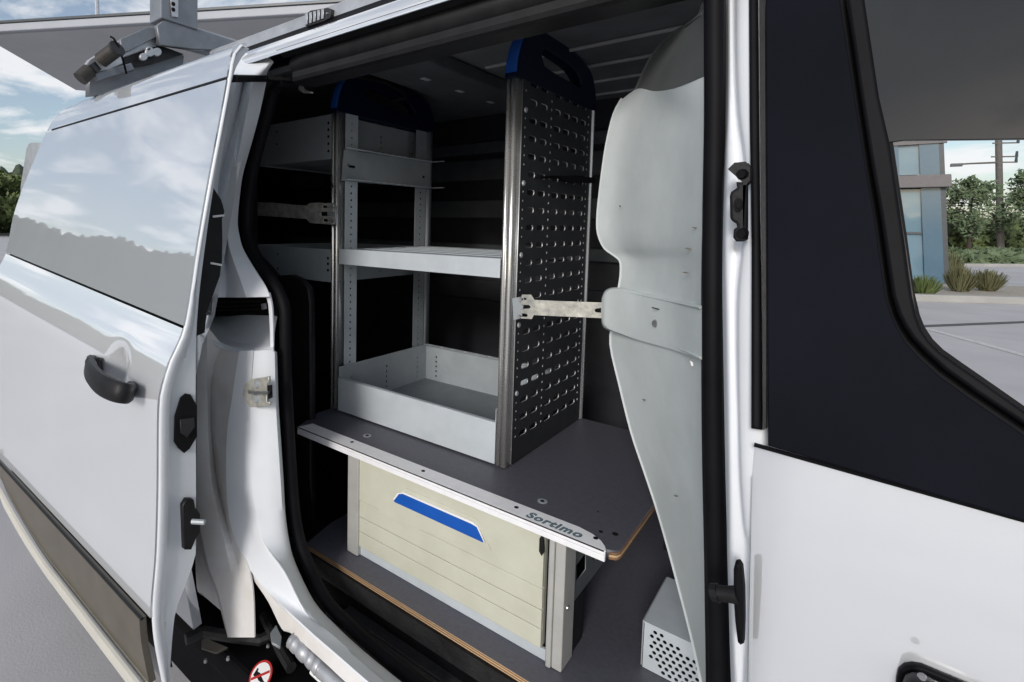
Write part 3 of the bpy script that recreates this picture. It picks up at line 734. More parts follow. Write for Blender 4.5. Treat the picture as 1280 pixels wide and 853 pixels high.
# dark step well below
stp = box('step_well', (-1.9, .60, -1.02), (.1, .80, -.955), M['void'], van, .01)
box('step_riser', (-1.9, .80, -1.0), (.1, .815, -.80), M['step'], stp)
box('well_back', (-1.9, .70, -1.30), (-1.0, .73, -.60), M['void'], stp)
for i, (pp, r_) in enumerate((([(232, 800), (255, 790), (290, 796), (325, 800), (350, 788)], .012), ([(330, 770), (345, 800), (352, 815), (364, 835)], .012))):
    tube('cable_loom', [PZ(x, y, -.93 + .02 * i) for x, y in pp], r_, M['step'], stp, 8)
plateZ('bracket_tab', [(252, 802), (257, 800), (285, 812), (270, 818), (252, 812)], -.90, M['clad'], stp, 0, .004)
plateZ('hinge_bracket', [(338, 795), (345, 785), (352, 800), (350, 812), (340, 806)], -.86, M['greyd'], stp, 0, .006)
for px, py in ((257, 826), (285, 823), (335, 807)): screw(stp, PZ(px, py, -.90), (0, 0, 1), .004, .006)
# lower track tube with roller
tp = [PY(x, y, .60) for x, y in ((366, 800), (378, 812), (392, 826), (402, 835))]
bm = bmesh.new(); tube_bm(bm, crv(tp, 5), [.016, .0135, .016, .016, .0135, .016, .0165, .016, .013, .0155, .016, .013, .0155, .0165, .015, .015], 12)
finish('roller_arm', bm_done(bm), M['rackl'], stp, smooth=True)
tube('lower_track', [PY(402, 836, .602), PY(450, 878, .602)], .0155, M['rackl'], stp, 12)
tube('track_cable', [PY(390, 839, .60), PY(415, 862, .60)], .006, M['whitep'], stp, 8)
# no-step sticker
sc = PZ(326, 845, -.92)
tilt = Vector((0, .80, .60)).normalized(); su = Vector((1, -.05, 0)).normalized(); sv = tilt
su = (su - sv * su.dot(sv)).normalized()
st_r = .027
stk = plate('warning_sticker', circ((0, 0), st_r, 28), M['red'], stp, O=sc, U=su, V=sv, t0=0, t1=.001)
plate('sticker_field', circ((0, 0), st_r * .84, 28), M['whitep'], stp, O=sc, U=su, V=sv, t0=.001, t1=.0016)
shoe = [(-.62, .22), (-.50, .24), (-.42, .06), (-.12, .10), (.20, -.02), (.50, -.10), (.66, -.12), (.68, -.26), (.10, -.30), (-.10, -.24), (-.30, -.30), (-.62, -.28)]
plate('shoe_print', [(x * st_r, y * st_r) for x, y in shoe], M['dark'], stp, O=sc, U=su, V=sv, t0=.0016, t1=.002)
plate('slash_print', [(-.62 * st_r, -.5 * st_r), (-.5 * st_r, -.62 * st_r), (.62 * st_r, .5 * st_r), (.5 * st_r, .62 * st_r)], M['red'], stp, O=sc, U=su, V=sv, t0=.002, t1=.0025)

# ---- seal round the aperture (bulb section)
seal_l = PL([(345, 100, .735), (331, 110, .735), (324, 135, .73), (316, 165, .725), (307, 200, .72), (302, 225, .715), (298.5, 253, .71), (297, 280, .705), (299, 298, .70), (305, 315, .695), (318, 337, .69), (333, 360, .685), (342.5, 384, .682), (344, 410, .68), (344.5, 460, .68), (347, 516, .682), (352, 600, .684), (358, 660, .688), (370, 703, .692), (394, 754, .696), (424, 787, .698), (458, 818, .70), (505, 857, .70), (530, 878, .70)])
seal_l = [p + Vector((.006, .022, 0)) for p in seal_l]
seal = tube('door_seal', crv(seal_l, 4), .013, M['rubber'], van, 10)
sr = PL([(893, -25, .70), (893, 40, .70), (893, 150, .695), (891, 270, .69), (890.5, 400, .68), (891.5, 540, .675), (895, 700, .67), (898, 800, .67), (899, 890, .67)])
bm = bmesh.new(); tube_bm(bm, crv(sr, 5), .0105, 10); finish('front_seal', bm_done(bm), M['rubber'], seal, smooth=True)
loft('seal_flange', [PL([(877, -20, .72), (879, 95, .715), (878.5, 250, .71), (876.5, 350, .70), (877, 540, .69), (880, 700, .685), (882.5, 875, .685)]),
                     PL([(885, -20, .705), (886, 95, .70), (886, 250, .695), (884, 350, .69), (884, 540, .68), (887, 700, .675), (890, 875, .675)]),
                     PL([(907, -20, .705), (907.5, 95, .70), (905, 250, .695), (903, 350, .69), (906, 540, .68), (909, 700, .675), (914, 875, .675)])], M['rubber'], seal, sub=3, across=3, thick=.004)
# inner pillar trims
plateY('pillar_trim', [(300, 300), (330, 330), (343, 345), (362, 344), (374, 349), (384, 360), (386.5, 380), (387, 470), (387, 600), (392, 660), (352, 690), (345, 500), (342, 390), (322, 350)], .90, M['black'], van, -.02, 0)
# inner sill treads (dark) between the seal and the plywood
for i, (o, w) in enumerate(((.708, .030), (.742, .030), (.775, .030))):
    obox('sill_tread', Vector((-.86 + .02 * i, o + .012, -.862 - .004 * i)), Vector((.1, o + .012, -.862 - .004 * i)), w, .02, M['step'], van, bev=.004)

# ---- header over the aperture
hd = box('door_header', (-.95, .735, .300), (1.0, .80, .395), M['black'], van, .01)
def xrow(px, py, Y, x0, x1):
    p = PY(px, py, Y); return Vector((x0, p.y, p.z)), Vector((x1, p.y, p.z))
a0, a1 = xrow(470, 12, .72, -.975, 1.0)
def xstrip(name, prof, m, x0, x1, parent, thick=.003):
    """prof: list of (px, py, Y) measured at any point along the length"""
    pr = [PY(*q) for q in prof]
    rows = [[Vector((x, p.y, p.z)) for p in pr] for x in (x0, x0 * .66 + x1 * .34, x0 * .33 + x1 * .67, x1)]
    return gridmesh(name, rows, m, parent, thick, smooth=True, autos=60)
# gutter: bright painted strip below, dark ditch, rack rail above
xstrip('gutter_strip', [(346, 68, .700), (346, 66, .700), (346, 60, .706), (346, 54.5, .722), (346, 52, .735)], M['white'], -1.35, 1.0, hd, .003)
xstrip('roof_ditch', [(346, 54, .735), (346, 50, .765), (346, 46, .775)], M['rubber'], -1.3, 1.0, hd, .002)
xstrip('header_band', [(400, 47, .702), (400, 52, .712), (400, 57, .718), (400, 60, .724)], M['black'], -.955, 1.0, hd, .003)
p0 = PY(440, 60.5, .748)
bm = bmesh.new(); tube_bm(bm, [Vector((-.955, p0.y + .01, p0.z - .022)), Vector((-.94, p0.y, p0.z - .006)), Vector((-.90, p0.y, p0.z)), Vector((1.0, p0.y, p0.z))], [.012, .020, .0245, .0245], 16)
finish('header_tube', bm_done(bm), M['black'], hd, smooth=True)
xstrip('header_inner', [(440, 62, .74), (440, 72, .77), (440, 80, .80)], M['void'], -.95, 1.0, hd, .003)
xstrip('header_lip', [(440, 79.7, .80), (440, 82.2, .80)], M['rib'], -.93, 1.0, hd, .004)

# ---- interior: ceiling, bows, ribs, walls, bulkhead
ceil = box('ceiling', (-2.38, .80, .425), (-.02, 2.0, .44), M['ceil'], van)
for y in (.935, 1.09, 1.25, 1.405, 1.56, 1.715): box('ceiling_rib', (-.78, y - .006, .418), (-.05, y + .006, .4245), M['rib'], ceil, .002)
# transverse roof bow
bow = box('roof_bow', (-.95, .82, .385), (-.80, 1.95, .424), M['wall2'], van, .006)
for y in (.95, 1.12, 1.28, 1.45): box('bow_slot', (-.90, y, .3835), (-.885, y + .03, .3848), M['rib'], bow)
tube('wire_loom', [Vector((-.975, .84, .372)), Vector((-.97, .95, .365)), Vector((-.965, 1.05, .372)), Vector((-.96, 1.12, .36)), Vector((-.955, 1.13, .345)), Vector((-1.0, 1.12, .34))], .006, M['rubber'], bow, 6)
fw = box('inner_wall', (-2.38, 1.86, -.80), (-.02, 1.88, .33), M['wall'], van)
for z0, z1, mm in ((.285, .33, 'wall2'), (.18, .262, 'wall2'), (.03, .10, 'wall2'), (-.12, -.075, 'wall2'), (-.3, -.22, 'wall')):
    box('wall_rail', (-2.37, 1.835, z0), (-.03, 1.859, z1), M[mm], fw, .004)
for px, py in ((766, 138), (766, 146)):
    p = PY(px, py, 1.832); plate('wall_hole', circ((p.x, p.z), .018 if py < 140 else .01, 12), M['dark'], fw, O=(0, 1.834, 0), U=(1, 0, 0), V=(0, 0, 1), t0=0, t1=.002)
box('wall_slope', (-2.38, 1.80, .33), (-.02, 1.86, .424), M['wall'], van)
box('cargo_floor', (-2.38, .80, -.835), (.35, 1.86, -.80), M['void'], van)
box('tail_unlit_interior', (-2.39, .80, -.8), (-2.38, 1.86, .424), M['void'], van)
box('lower_unlit_interior', (-2.38, .742, -.80), (-1.13, .775, .40), M['void'], van)
box('under_body', (-2.37, .80, -1.0), (1.0, 2.1, -.84), M['void'], van)

bl = [(868, 30, .84), (852, 52, .88), (830, 78, .91), (805, 104, .94), (790, 117, .95), (778, 125, .955), (768, 143, .96), (760, 175, .965), (755, 205, .97), (750, 245, .975), (747.5, 272, .98), (748.5, 292, .98), (756, 309, .98), (768, 318, .975), (776, 326, .97), (777, 342, .97), (774.5, 360, .965), (768, 400, .965), (764, 430, .96), (775, 480, .95), (790, 540, .93), (805, 585, .92), (820, 630, .90), (836, 685, .86), (852, 745, .82), (866, 800, .78), (877, 850, .75), (884, 885, .74)]
br_x = lambda y: 880 if y < 90 else (879 - (y - 90) / 250 * 2 if y < 340 else (877 + (y - 340) / 540 * 6))
cl0, cl05, cl1, cl2, cl3, clR, cl9 = [], [], [], [], [], [], []
for x, y, Y in bl:
    xr = br_x(y) + 1.5; yrt = y - 6 if y > 120 else y
    Yr = .705
    l = PY(x, y, Y); r = PY(xr, y, Yr)
    cl0.append(l)
    cl9.append(l + Vector((.10, .35, 0)))
    cl05.append(PY(x + (xr - x) * .035, y, Y + (Yr - Y) * .03))
    k_ = 1.0 if y < 320 else max(0, 1 - (y - 320) / 60)
    for cl_, f_, d_ in ((cl1, .18, .07), (cl2, .45, .03), (cl3, .75, .01)): cl_.append(PY(x + (xr - x) * f_, y, Y + (Yr - Y) * (f_ - d_ * k_)))
    clR.append(r)
def cut(l, a_, b_): return l[a_:b_]
for l_, q_ in ((cl0, (778, 124, .955)), (cl1, (797, 111, .925)), (cl2, (816, 114.5, .86)), (cl3, (840, 111.5, .78)), (clR, (881, 95.5, .705))): l_[5] = PY(*q_)
cl05[5] = PY(782, 120.5, .95)
cl9[5] = cl0[5] + Vector((.10, .35, 0))
blk = loft('bulkhead', [cut(c, 5, 28) for c in (cl0, cl1, cl2, cl3, clR)], M['bulk'], van, sub=3, across=4, thick=.004)
loft('bulkhead_return', [cut(c, 5, 28) for c in (cl9, cl0)], M['bulk'], blk, sub=3, across=2, thick=.004)
# upper part: the header's shadow put into a darker colour and a forward tip
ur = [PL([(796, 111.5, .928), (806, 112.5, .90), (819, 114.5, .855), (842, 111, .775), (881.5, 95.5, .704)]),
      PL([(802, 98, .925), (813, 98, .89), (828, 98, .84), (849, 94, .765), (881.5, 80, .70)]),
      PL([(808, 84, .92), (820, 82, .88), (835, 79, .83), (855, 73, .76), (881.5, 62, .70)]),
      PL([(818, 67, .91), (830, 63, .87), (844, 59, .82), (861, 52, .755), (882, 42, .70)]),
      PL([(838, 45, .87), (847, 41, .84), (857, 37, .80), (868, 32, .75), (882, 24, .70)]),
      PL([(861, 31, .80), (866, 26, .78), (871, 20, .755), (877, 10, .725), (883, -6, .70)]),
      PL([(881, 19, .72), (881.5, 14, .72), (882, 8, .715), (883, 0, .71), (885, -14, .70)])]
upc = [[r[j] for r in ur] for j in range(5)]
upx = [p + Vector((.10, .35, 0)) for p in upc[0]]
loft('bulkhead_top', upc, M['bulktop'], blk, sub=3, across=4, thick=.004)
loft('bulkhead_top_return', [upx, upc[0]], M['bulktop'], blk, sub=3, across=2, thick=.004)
# horizontal beam across the bulkhead
bt = [(752, 375, .965), (756, 366, .955), (764, 362, .945), (777, 362, .925), (800, 366.5, .885), (840, 375, .80), (878, 384, .69)]
bb = [(752, 402, .965), (755, 408, .955), (763, 412, .945), (777, 417, .925), (800, 425, .885), (840, 436, .80), (878, 449, .69)]
def lift(l, k): return [PY(x, y, Y - k * (1 if x < 850 else .25)) for x, y, Y in l]
t0_ = lift([(x, y - 2, Y) for x, y, Y in bt], -.03); t1_ = lift(bt, .012); t2_ = lift([(x, y + 4, Y) for x, y, Y in bt], .020)
b2_ = lift([(x, y - 4, Y) for x, y, Y in bb], .020); b1_ = lift(bb, .012); b0_ = lift([(x, y + 2, Y) for x, y, Y in bb], -.03)
loft('bulkhead_beam', [t0_, t1_, t2_, b2_, b1_, b0_], M['bulk'], blk, sub=4, across=3, thick=.004)
screw(blk, PY(819, 404.5, .822), (-.5, -1, .1), .0065, .004)
plateY('beam_slot', [(815, 384), (831, 388), (831, 389.2), (815, 385.2)], .815, M['dark'], blk, 0, .0015)
for px, py, ww_, Y_ in ((860, 311, 5, .738), (857, 341, 5, .742), (868, 285, 4, .722), (805, 500, 2.5, .865), (845, 620, 3, .80), (775, 258, 1.5, .93)):
    plateY('scuff', [(px - ww_, py - .6), (px, py - 1.2), (px + ww_, py + .4), (px + ww_ * .2, py + 1.3)], Y_, M['clad'], blk, 0, .001)
plateY('scratch', [(863, 451), (866, 453), (867, 458), (864, 457)], .70, M['whitep'], blk, 0, .001)

# ---- front door pillar (B pillar) jamb
yy = [-20, 60, 140, 185, 230, 300, 360, 430, 520, 600, 660, 690, 760, 830, 880]
def yj(x, z):
    return yb(x, z) if z > -.2 else yb(x, -.2) - .009 * (1 - math.exp((z + .2) / .09)) - .02 * min(1, (-.2 - z) / .35)
ja = [PS(x_, y_, yj, .045) for x_, y_ in zip([906.5, 907, 907, 906, 905, 903.5, 903, 904, 905.5, 907, 908.5, 909, 911, 913, 915], yy)]
jb = [PS(x_, y_, yj, .028) for x_, y_ in zip([911, 911.5, 911.5, 911, 911, 909, 909, 910, 911.5, 913, 914, 915, 917, 919, 921], yy)]
jc = [PS(x_, y_, yj, .028) for x_, y_ in zip([917, 917, 920, 927, 932, 928, 921, 920, 922, 924, 929, 934, 934, 929, 927], yy)]
jd = [PS(x_, y_, yj, .014) for x_, y_ in zip([926, 926, 928, 932, 935, 932, 927, 926, 927, 929, 933, 938, 938, 934, 932], yy)]
je = [PS(x_, y_, yj, .012) for x_, y_ in zip([959, 959, 959, 959, 960, 960, 960, 961, 961, 960, 958, 957.5, 957, 956.5, 956.5], yy)]
jf = [p + Vector((.03, .03, 0)) for p in je]
fp = loft('front_pillar', [ja, jb, jc, jd, je, jf], M['jamb'], van, sub=3, across=4, thick=.004)
# upper guide block and lower latch pin
plateY('guide_block', [(919, 213), (923, 209), (933, 208), (936, 212), (936, 226), (933.5, 229), (923, 229), (924, 236), (916.5, 241), (915, 246), (915.5, 273), (918, 277), (923, 280), (924, 284), (920, 287), (919, 297), (923, 302), (932, 302), (936, 299), (936, 228)], .640, M['black'], fp, 0, .016, bev=.003)
plateY('guide_socket', circ((923.5, 256), 5.5, 14, 8), .6235, M['rubber'], fp, 0, .004)
plateY('guide_hole', circ((923.5, 256), 3, 12, 5), .619, M['dark'], fp, 0, .002)
for py in (218, 292): screw(fp, PY(927, py, .623), (-.2, -1, 0), .006, .005, 'rubber', 'bolt')
lt = [(919, 706), (921, 698), (926, 697), (930, 703), (932.5, 730), (933, 770), (932, 797), (928, 799), (924, 795), (921, 770), (919, 740)]
plateY('latch_plate', lt, .583, M['rubber'], fp, 0, .012, bev=.003)
tube('latch_pin', [PY(922, 744, .575), PY(910, 743, .575), PY(898, 741.5, .575)], [.0085, .0075, .0075], M['black'], fp, 10)
tube('latch_pin_head', [PY(898, 741.5, .575), PY(889, 740.5, .575)], [.009, .008], M['black'], fp, 8)

# ---- front door
XB = -.06
def fd(px, py, o=0.0): return PS(px, py, yb, -o)
lowrows = []
xe = lambda z: PS(957.5, 300, yb).x if False else (-.0745 + (-.2355 - z) * .052 if z < -.2 else -.0745)
zs2 = [-.80 + (.80 - .238) * i / 40 for i in range(41)]
sl0 = fd(959, 558); sl1 = fd(1290, 652)
def zsill(x): return sl0.z + (sl1.z - sl0.z) * (x - sl0.x) / (sl1.x - sl0.x)
rows = []
for i in range(45):
    t = i / 44; r = []
    for j in range(41):
        u = j / 40; x = -.06 + .66 * u
        ztop = zsill(x) - .004; z = -.85 + (ztop + .85) * t
        if j == 0:
            x = fd(958 - (4 if z < -.3 else 4 * max(0, (z + .2) / -.1)), 600).x * 0 + (-.0605 + .012 * max(0, min(1, (-.24 - z) / .25)))
        sh = .009 * (1 - math.exp(-max(0, (ztop - z)) / .09))
        lip = .010 * math.exp(-u * 66 / 1.0)
        r.append(Vector((x, yb(x, -.20) - .002 - sh - .02 * max(0, min(1, (ztop - z) / .35)) + lip, z)))
    rows.append(r)
fdoor = gridmesh('front_door', rows, M['white'], van, .006)
def yfront(x, z):
    ztop = zsill(x) - .004
    return yb(x, -.20) - .002 - .009 * (1 - math.exp(-max(0, (ztop - z)) / .09)) - .02 * max(0, min(1, (ztop - z) / .35))
# return edge of the door skin
rows = []
for r in lowrows: pass
edge = [Vector((-.0605 + .012 * max(0, min(1, (-.24 - z) / .25)), yfront(-.06, z) + .006, z)) for z in [-.85 + .612 * i / 20 for i in range(21)]]
gridmesh('door_edge', [[p, p + Vector((-.002, .012, 0)), p + Vector((.012, .03, 0))] for p in edge], M['white'], fdoor, 0)
tube('sill_moulding', [Vector((x, yb(x, -.2) - .004, zsill(x) - .001)) for x in [-.06 + .66 * i / 12 for i in range(13)]], .0022, M['rubber'], fdoor, 6)
# upper frame sheets: outlines measured on the door's upper surface, resampled on it
def surf_poly(name, px, m, parent, off, thick, bev=0.0, step=None, **k):
    """flat-ish sheet lying on the door's upper surface (plane fitted to the profile)"""
    # the upper surface is close to a plane: y = y0 + kz*z
    O_ = Vector((0, yb(0, -.235), -.235)); top = Vector((0, yb(0, .25), .25))
    V_ = (top - O_).normalized(); U_ = Vector((1, 0, 0)); Nn = U_.cross(V_)
    O2 = O_ + Nn * off
    def onp(a_, b_):
        v = ray(a_, b_); t = O2.dot(Nn) / v.dot(Nn); q = v * t - O2; return (q.dot(U_), q.dot(V_))
    hl = [[onp(*q) for q in h_] for h_ in k.pop('holes', [])]
    return plate(name, [onp(*q) for q in px], m, parent, hl, O2, U_, V_, -thick, 0, bev=bev, **k)
groove = [(1049, -14), (1050, 0), (1067, 111), (1082, 207), (1093, 270), (1104, 350), (1108, 375), (1115, 396), (1123, 413), (1133, 429), (1150, 448), (1174, 470), (1211, 497), (1280, 544), (1300, 558), (1440, 652), (1520, 694), (1900, 806)]
groove2 = [(1057, -14), (1058, 0), (1074, 111), (1089, 207), (1100, 270), (1111, 345), (1115, 370), (1122, 392), (1130, 408), (1140, 423), (1157, 441), (1180, 462), (1217, 489), (1284, 534), (1304, 548), (1444, 641), (1526, 682), (1900, 793)]
wedge = [(1079, -14), (1081, 0), (1099, 120), (1114, 185), (1131, 300), (1137, 345), (1141, 372), (1147, 397), (1153, 412), (1163, 427), (1176, 440), (1200, 457), (1229, 477), (1282, 514), (1302, 528), (1446, 620), (1530, 662), (1900, 770)]
appl = surf_poly('pillar_applique', [(957, -14)] + groove + [(1900, 832), (1300, 657), (1280, 651), (1120, 604), (960, 557.5), (958.5, 300)], M['applique'], fdoor, .003, .006, bev=.0012)
surf_poly('window_frame', groove2 + wedge[::-1], M['rubber'], fdoor, .001, .02, bev=.003)
surf_poly('frame_backing', [(1040, -14), (1052, 111), (1080, 300), (1096, 375), (1120, 440), (1200, 510), (1300, 580)] + [(x + 3, y - 3) for x, y in wedge[::-1]], M['rubber'], fdoor, -.012, .01)
# weatherstrip between pillar and door
surf_poly('weatherstrip', [(935.5, -14), (947, -14), (949, 250), (951, 400), (952, 538), (938.5, 536), (939, 300), (936.5, 150)], M['rubber'], fdoor, -.004, .012, bev=.003)
surf_poly('weatherstrip_lip', [(949, -14), (956, -14), (957, 250), (957.5, 400), (957.5, 536), (954, 538), (953, 400), (951, 250)], M['black'], fdoor, -.001, .014)
# window glass: tinted pane above, open below
surf_poly('window_glass', [(1070, -14), (1084, 100), (1098, 178), (1112, 177.5), (1130, 175), (1300, 173), (1800, 161), (1800, -14)], M['glass'], fdoor, -.010, .004)
surf_poly('glass_channel', [(1112, 178), (1117, 210), (1131, 300), (1146, 400), (1158, 425), (1154, 427), (1138, 402), (1124, 300), (1108, 190)], M['glass'], fdoor, -.008, .004)
# handle of the front door
hpts = [(1119, 878), (1120, 846), (1123, 834), (1130, 828.5), (1140, 827), (1152, 829), (1175, 838.5), (1210, 853), (1250, 872), (1260, 890)]
yh = PS(1150, 845, yfront).y
plateY('handle_cup', hpts, yh, M['rubber'], fdoor, -.002, .006, bev=.002)
plateY('front_handle', [(1128, 900), (1127, 848), (1131, 838), (1140, 835), (1153, 838), (1200, 858), (1250, 882), (1250, 900)], yh - .006, M['black'], fdoor, 0, .02, bev=.006)
screw(fdoor, PY(1153, 847, yh - .027), (0, -1, 0), .003, .002)
# front part of the body that carries on outside the frame
box('front_body', (.62, .66, -.95), (1.9, 2.1, -.35), M['white'], van, .12)

obox('windscreen_pillar', Vector((1.05, .70, -.30)), Vector((.55, .76, .37)), .05, .08, M['applique'], van, bev=.015)
# ---- wheels
def wheel(x, y, name='wheel'):
    bm = bmesh.new(); c = Vector((x, y, -H + .32))
    bmesh.ops.create_cone(bm, cap_ends=True, segments=40, radius1=.32, radius2=.32, depth=.2)
    bmesh.ops.rotate(bm, verts=bm.verts, matrix=Matrix.Rotation(R_(90), 3, 'X')); bmesh.ops.translate(bm, verts=bm.verts, vec=c)
    t = finish('wheel', bm_done(bm), M['tyre'], van, smooth=True, autos=40)
    bm = bmesh.new(); bmesh.ops.create_cone(bm, cap_ends=True, segments=32, radius1=.2, radius2=.2, depth=.21)
    bmesh.ops.rotate(bm, verts=bm.verts, matrix=Matrix.Rotation(R_(90), 3, 'X')); bmesh.ops.translate(bm, verts=bm.verts, vec=c)
    finish('rim', bm_done(bm), M['rackl'], t, smooth=True, autos=40)
for x in (-2.15, .98):
    for y in (.80, 2.0): wheel(x, y)

# ================================================================== SHELVING UNIT
sh = root('shelf_unit', (-.83, 1.2, -.527), 'grey metal van shelving with blue caps on its uprights', 'shelf')
ZB, ZT = -.526, .306
PITCH = .03845
def post_profile(x0, x1, y0, y1):
    w = x1 - x0
    return [(x0, y0 + .004), (x0 + .003, y0), (x0 + w * .36, y0), (x0 + w * .37, y0 + .012), (x0 + w * .51, y0 + .012), (x0 + w * .52, y0), (x1 - .003, y0), (x1, y0 + .004), (x1, y1), (x0, y1)]
def post(name, x0, x1, y0, y1, m='alu'):
    return plate(name, post_profile(x0, x1, y0, y1), M[m], sh, O=(0, 0, ZB + .001), U=(1, 0, 0), V=(0, 1, 0), t0=0, t1=ZT - ZB, bev=0)
# right perforated side panel
XP = -.545
holes = []
ends = [1.089, 1.140, 1.211, 1.262, 1.312, 1.364]
for k in range(22):
    z = .304 - k * PITCH
    if z < ZB + .05: break
    for e in ends: holes.append(stad(e - .034, e, z, .0120))
nk = int((.30 - ZB - .03) / (PITCH / 2))
for k in range(nk):
    z = .304 - .0 - k * PITCH / 2
    if z > ZT - .012: continue
    holes.append(circ((1.1615, z), .0034, 8)); holes.append(circ((1.381, z), .0034, 8))
    if k % 8 not in (2, 3): holes.append(circ((1.036, z), .0026, 6))
plate('side_panel', [(1.022, ZB + .002), (1.402, ZB + .002), (1.402, ZT), (1.022, ZT)], M['charcoal'], sh, holes, (XP - .0015, 0, 0), (0, 1, 0), (0, 0, 1), -.0015, .0015, rim=M['rim'], label='dark perforated right-hand side panel')  # grey sheet facing away from the light, its shade painted as charcoal
post('front_post', XP - .027, XP - .002, .998, 1.026)
tube('rear_post', [Vector((XP - .008, 1.412, ZB)), Vector((XP - .008, 1.412, ZT))], .0125, M['alu'], sh, 12)
for z in (.2448, .0912, -.0625, -.2152, -.3675): screw(sh, (XP + .001, 1.037, z), (1, 0, 0), .0068, .003, 'rim', 'rivet')
# left open side frame
XL = -1.111
post('front_post', XL, XL + .025, .998, 1.026)
post('rear_post', XL + .004, XL + .028, 1.395, 1.42, 'greyd')
def hole_strip(y0, y1, name, m):
    hs = [circ(((y0 + y1) / 2, ZT - .03 - k * PITCH / 2), .0032, 8) for k in range(int((ZT - ZB - .05) / (PITCH / 2)))]
    plate(name, [(y0, ZB + .002), (y1, ZB + .002), (y1, ZT), (y0, ZT)], M[m], sh, hs, (XL + .027, 0, 0), (0, 1, 0), (0, 0, 1), -.0015, 0)
hole_strip(1.027, 1.075, 'hole_strip', 'grey'); hole_strip(1.335, 1.39, 'hole_strip', 'greyd')
# blue end caps
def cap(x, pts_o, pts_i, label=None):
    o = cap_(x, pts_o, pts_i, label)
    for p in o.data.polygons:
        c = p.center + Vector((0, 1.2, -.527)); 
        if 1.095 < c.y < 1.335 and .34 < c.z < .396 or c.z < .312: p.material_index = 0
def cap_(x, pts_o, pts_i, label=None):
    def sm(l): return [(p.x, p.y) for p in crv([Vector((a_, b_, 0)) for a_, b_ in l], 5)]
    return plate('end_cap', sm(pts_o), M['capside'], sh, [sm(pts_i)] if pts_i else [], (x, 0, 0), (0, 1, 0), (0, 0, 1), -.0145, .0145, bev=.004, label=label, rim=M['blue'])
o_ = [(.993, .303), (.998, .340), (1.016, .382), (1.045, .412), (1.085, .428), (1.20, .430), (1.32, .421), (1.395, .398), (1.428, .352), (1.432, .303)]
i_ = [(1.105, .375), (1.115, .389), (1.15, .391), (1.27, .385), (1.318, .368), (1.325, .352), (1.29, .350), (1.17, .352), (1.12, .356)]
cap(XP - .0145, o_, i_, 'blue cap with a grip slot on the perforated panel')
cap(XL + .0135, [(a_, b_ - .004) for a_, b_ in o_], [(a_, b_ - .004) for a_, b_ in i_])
# middle shelf
def tray(name, x0, x1, y0, y1, zb, zf, zw, m, mi=None, lip=True, hole_sides=True):
    t = plate(name, [(x0, zb), (x1, zb), (x1, zf), (x0, zf)], M[m], sh, O=(0, y0, 0), U=(1, 0, 0), V=(0, 0, 1), t0=-.002, t1=0)
    mi = mi or m
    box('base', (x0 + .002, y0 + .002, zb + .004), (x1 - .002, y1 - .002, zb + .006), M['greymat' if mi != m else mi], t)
    def hs(a0, a1, u_list): return [circ((u_, zb + .022 + k * .016), .0035, 8) for u_ in u_list for k in range(int((zw - zb - .03) / .016))]
    for x in (x0, x1 - .002):
        plate('wall', [(y0 + .002, zb), (y1, zb), (y1, zw), (y0 + .002, zw)], M[mi], t, hs(0, 0, (y0 + .05, (y0 + y1) / 2, y1 - .05)) if hole_sides else (), (x, 0, 0), (0, 1, 0), (0, 0, 1), 0, .002)
    plate('back_wall', [(x0 + .0025, zb), (x1 - .0025, zb), (x1 - .0025, zw), (x0 + .0025, zw)], M[mi], t, hs(0, 0, (x0 + .045, x1 - .06)) if hole_sides else (), (0, y1 - .002, 0), (1, 0, 0), (0, 0, 1), 0, .002)
    if lip:
        n = int((x1 - x0) / .045)
        plate('back_lip', [(x0 + .003, y1 - .018), (x1 - .003, y1 - .018), (x1 - .003, y1 - .0025), (x0 + .003, y1 - .0025)], M[m], t, [stad(x0 + .02 + k * .045, x0 + .032 + k * .045, y1 - .010, .006) for k in range(n)], (0, 0, zw), (1, 0, 0), (0, 1, 0), 0, .0015)
        plate('front_lip', [(x0, y0), (x1, y0), (x1, y0 + .010), (x0, y0 + .010)], M[m], t, (), (0, 0, zf), (1, 0, 0), (0, 1, 0), 0, .0015)
    return t
bx0, bx1_ = XL + .033, XP - .029
ms = plate('shelf', [(bx0, -.112), (bx1_, -.112), (bx1_, -.0705), (bx0, -.0705)], M['grey'], sh, O=(0, 1.0, 0), U=(1, 0, 0), V=(0, 0, 1), t0=-.002, t1=0, label='middle shelf')
box('shelf_top', (bx0, 1.002, -.0735), (bx1_, 1.40, -.0715), M['grey'], ms)
for y in (1.07, 1.13, 1.19, 1.25, 1.31): box('shelf_groove', (bx0 + .03, y, -.0714), (bx1_ - .03, y + .012, -.0700), M['grey'], ms, .0005)
tray('bottom_bin', bx0, bx1_, 1.0, 1.402, ZB + .002, -.4318, -.401, 'grey', 'greyin')
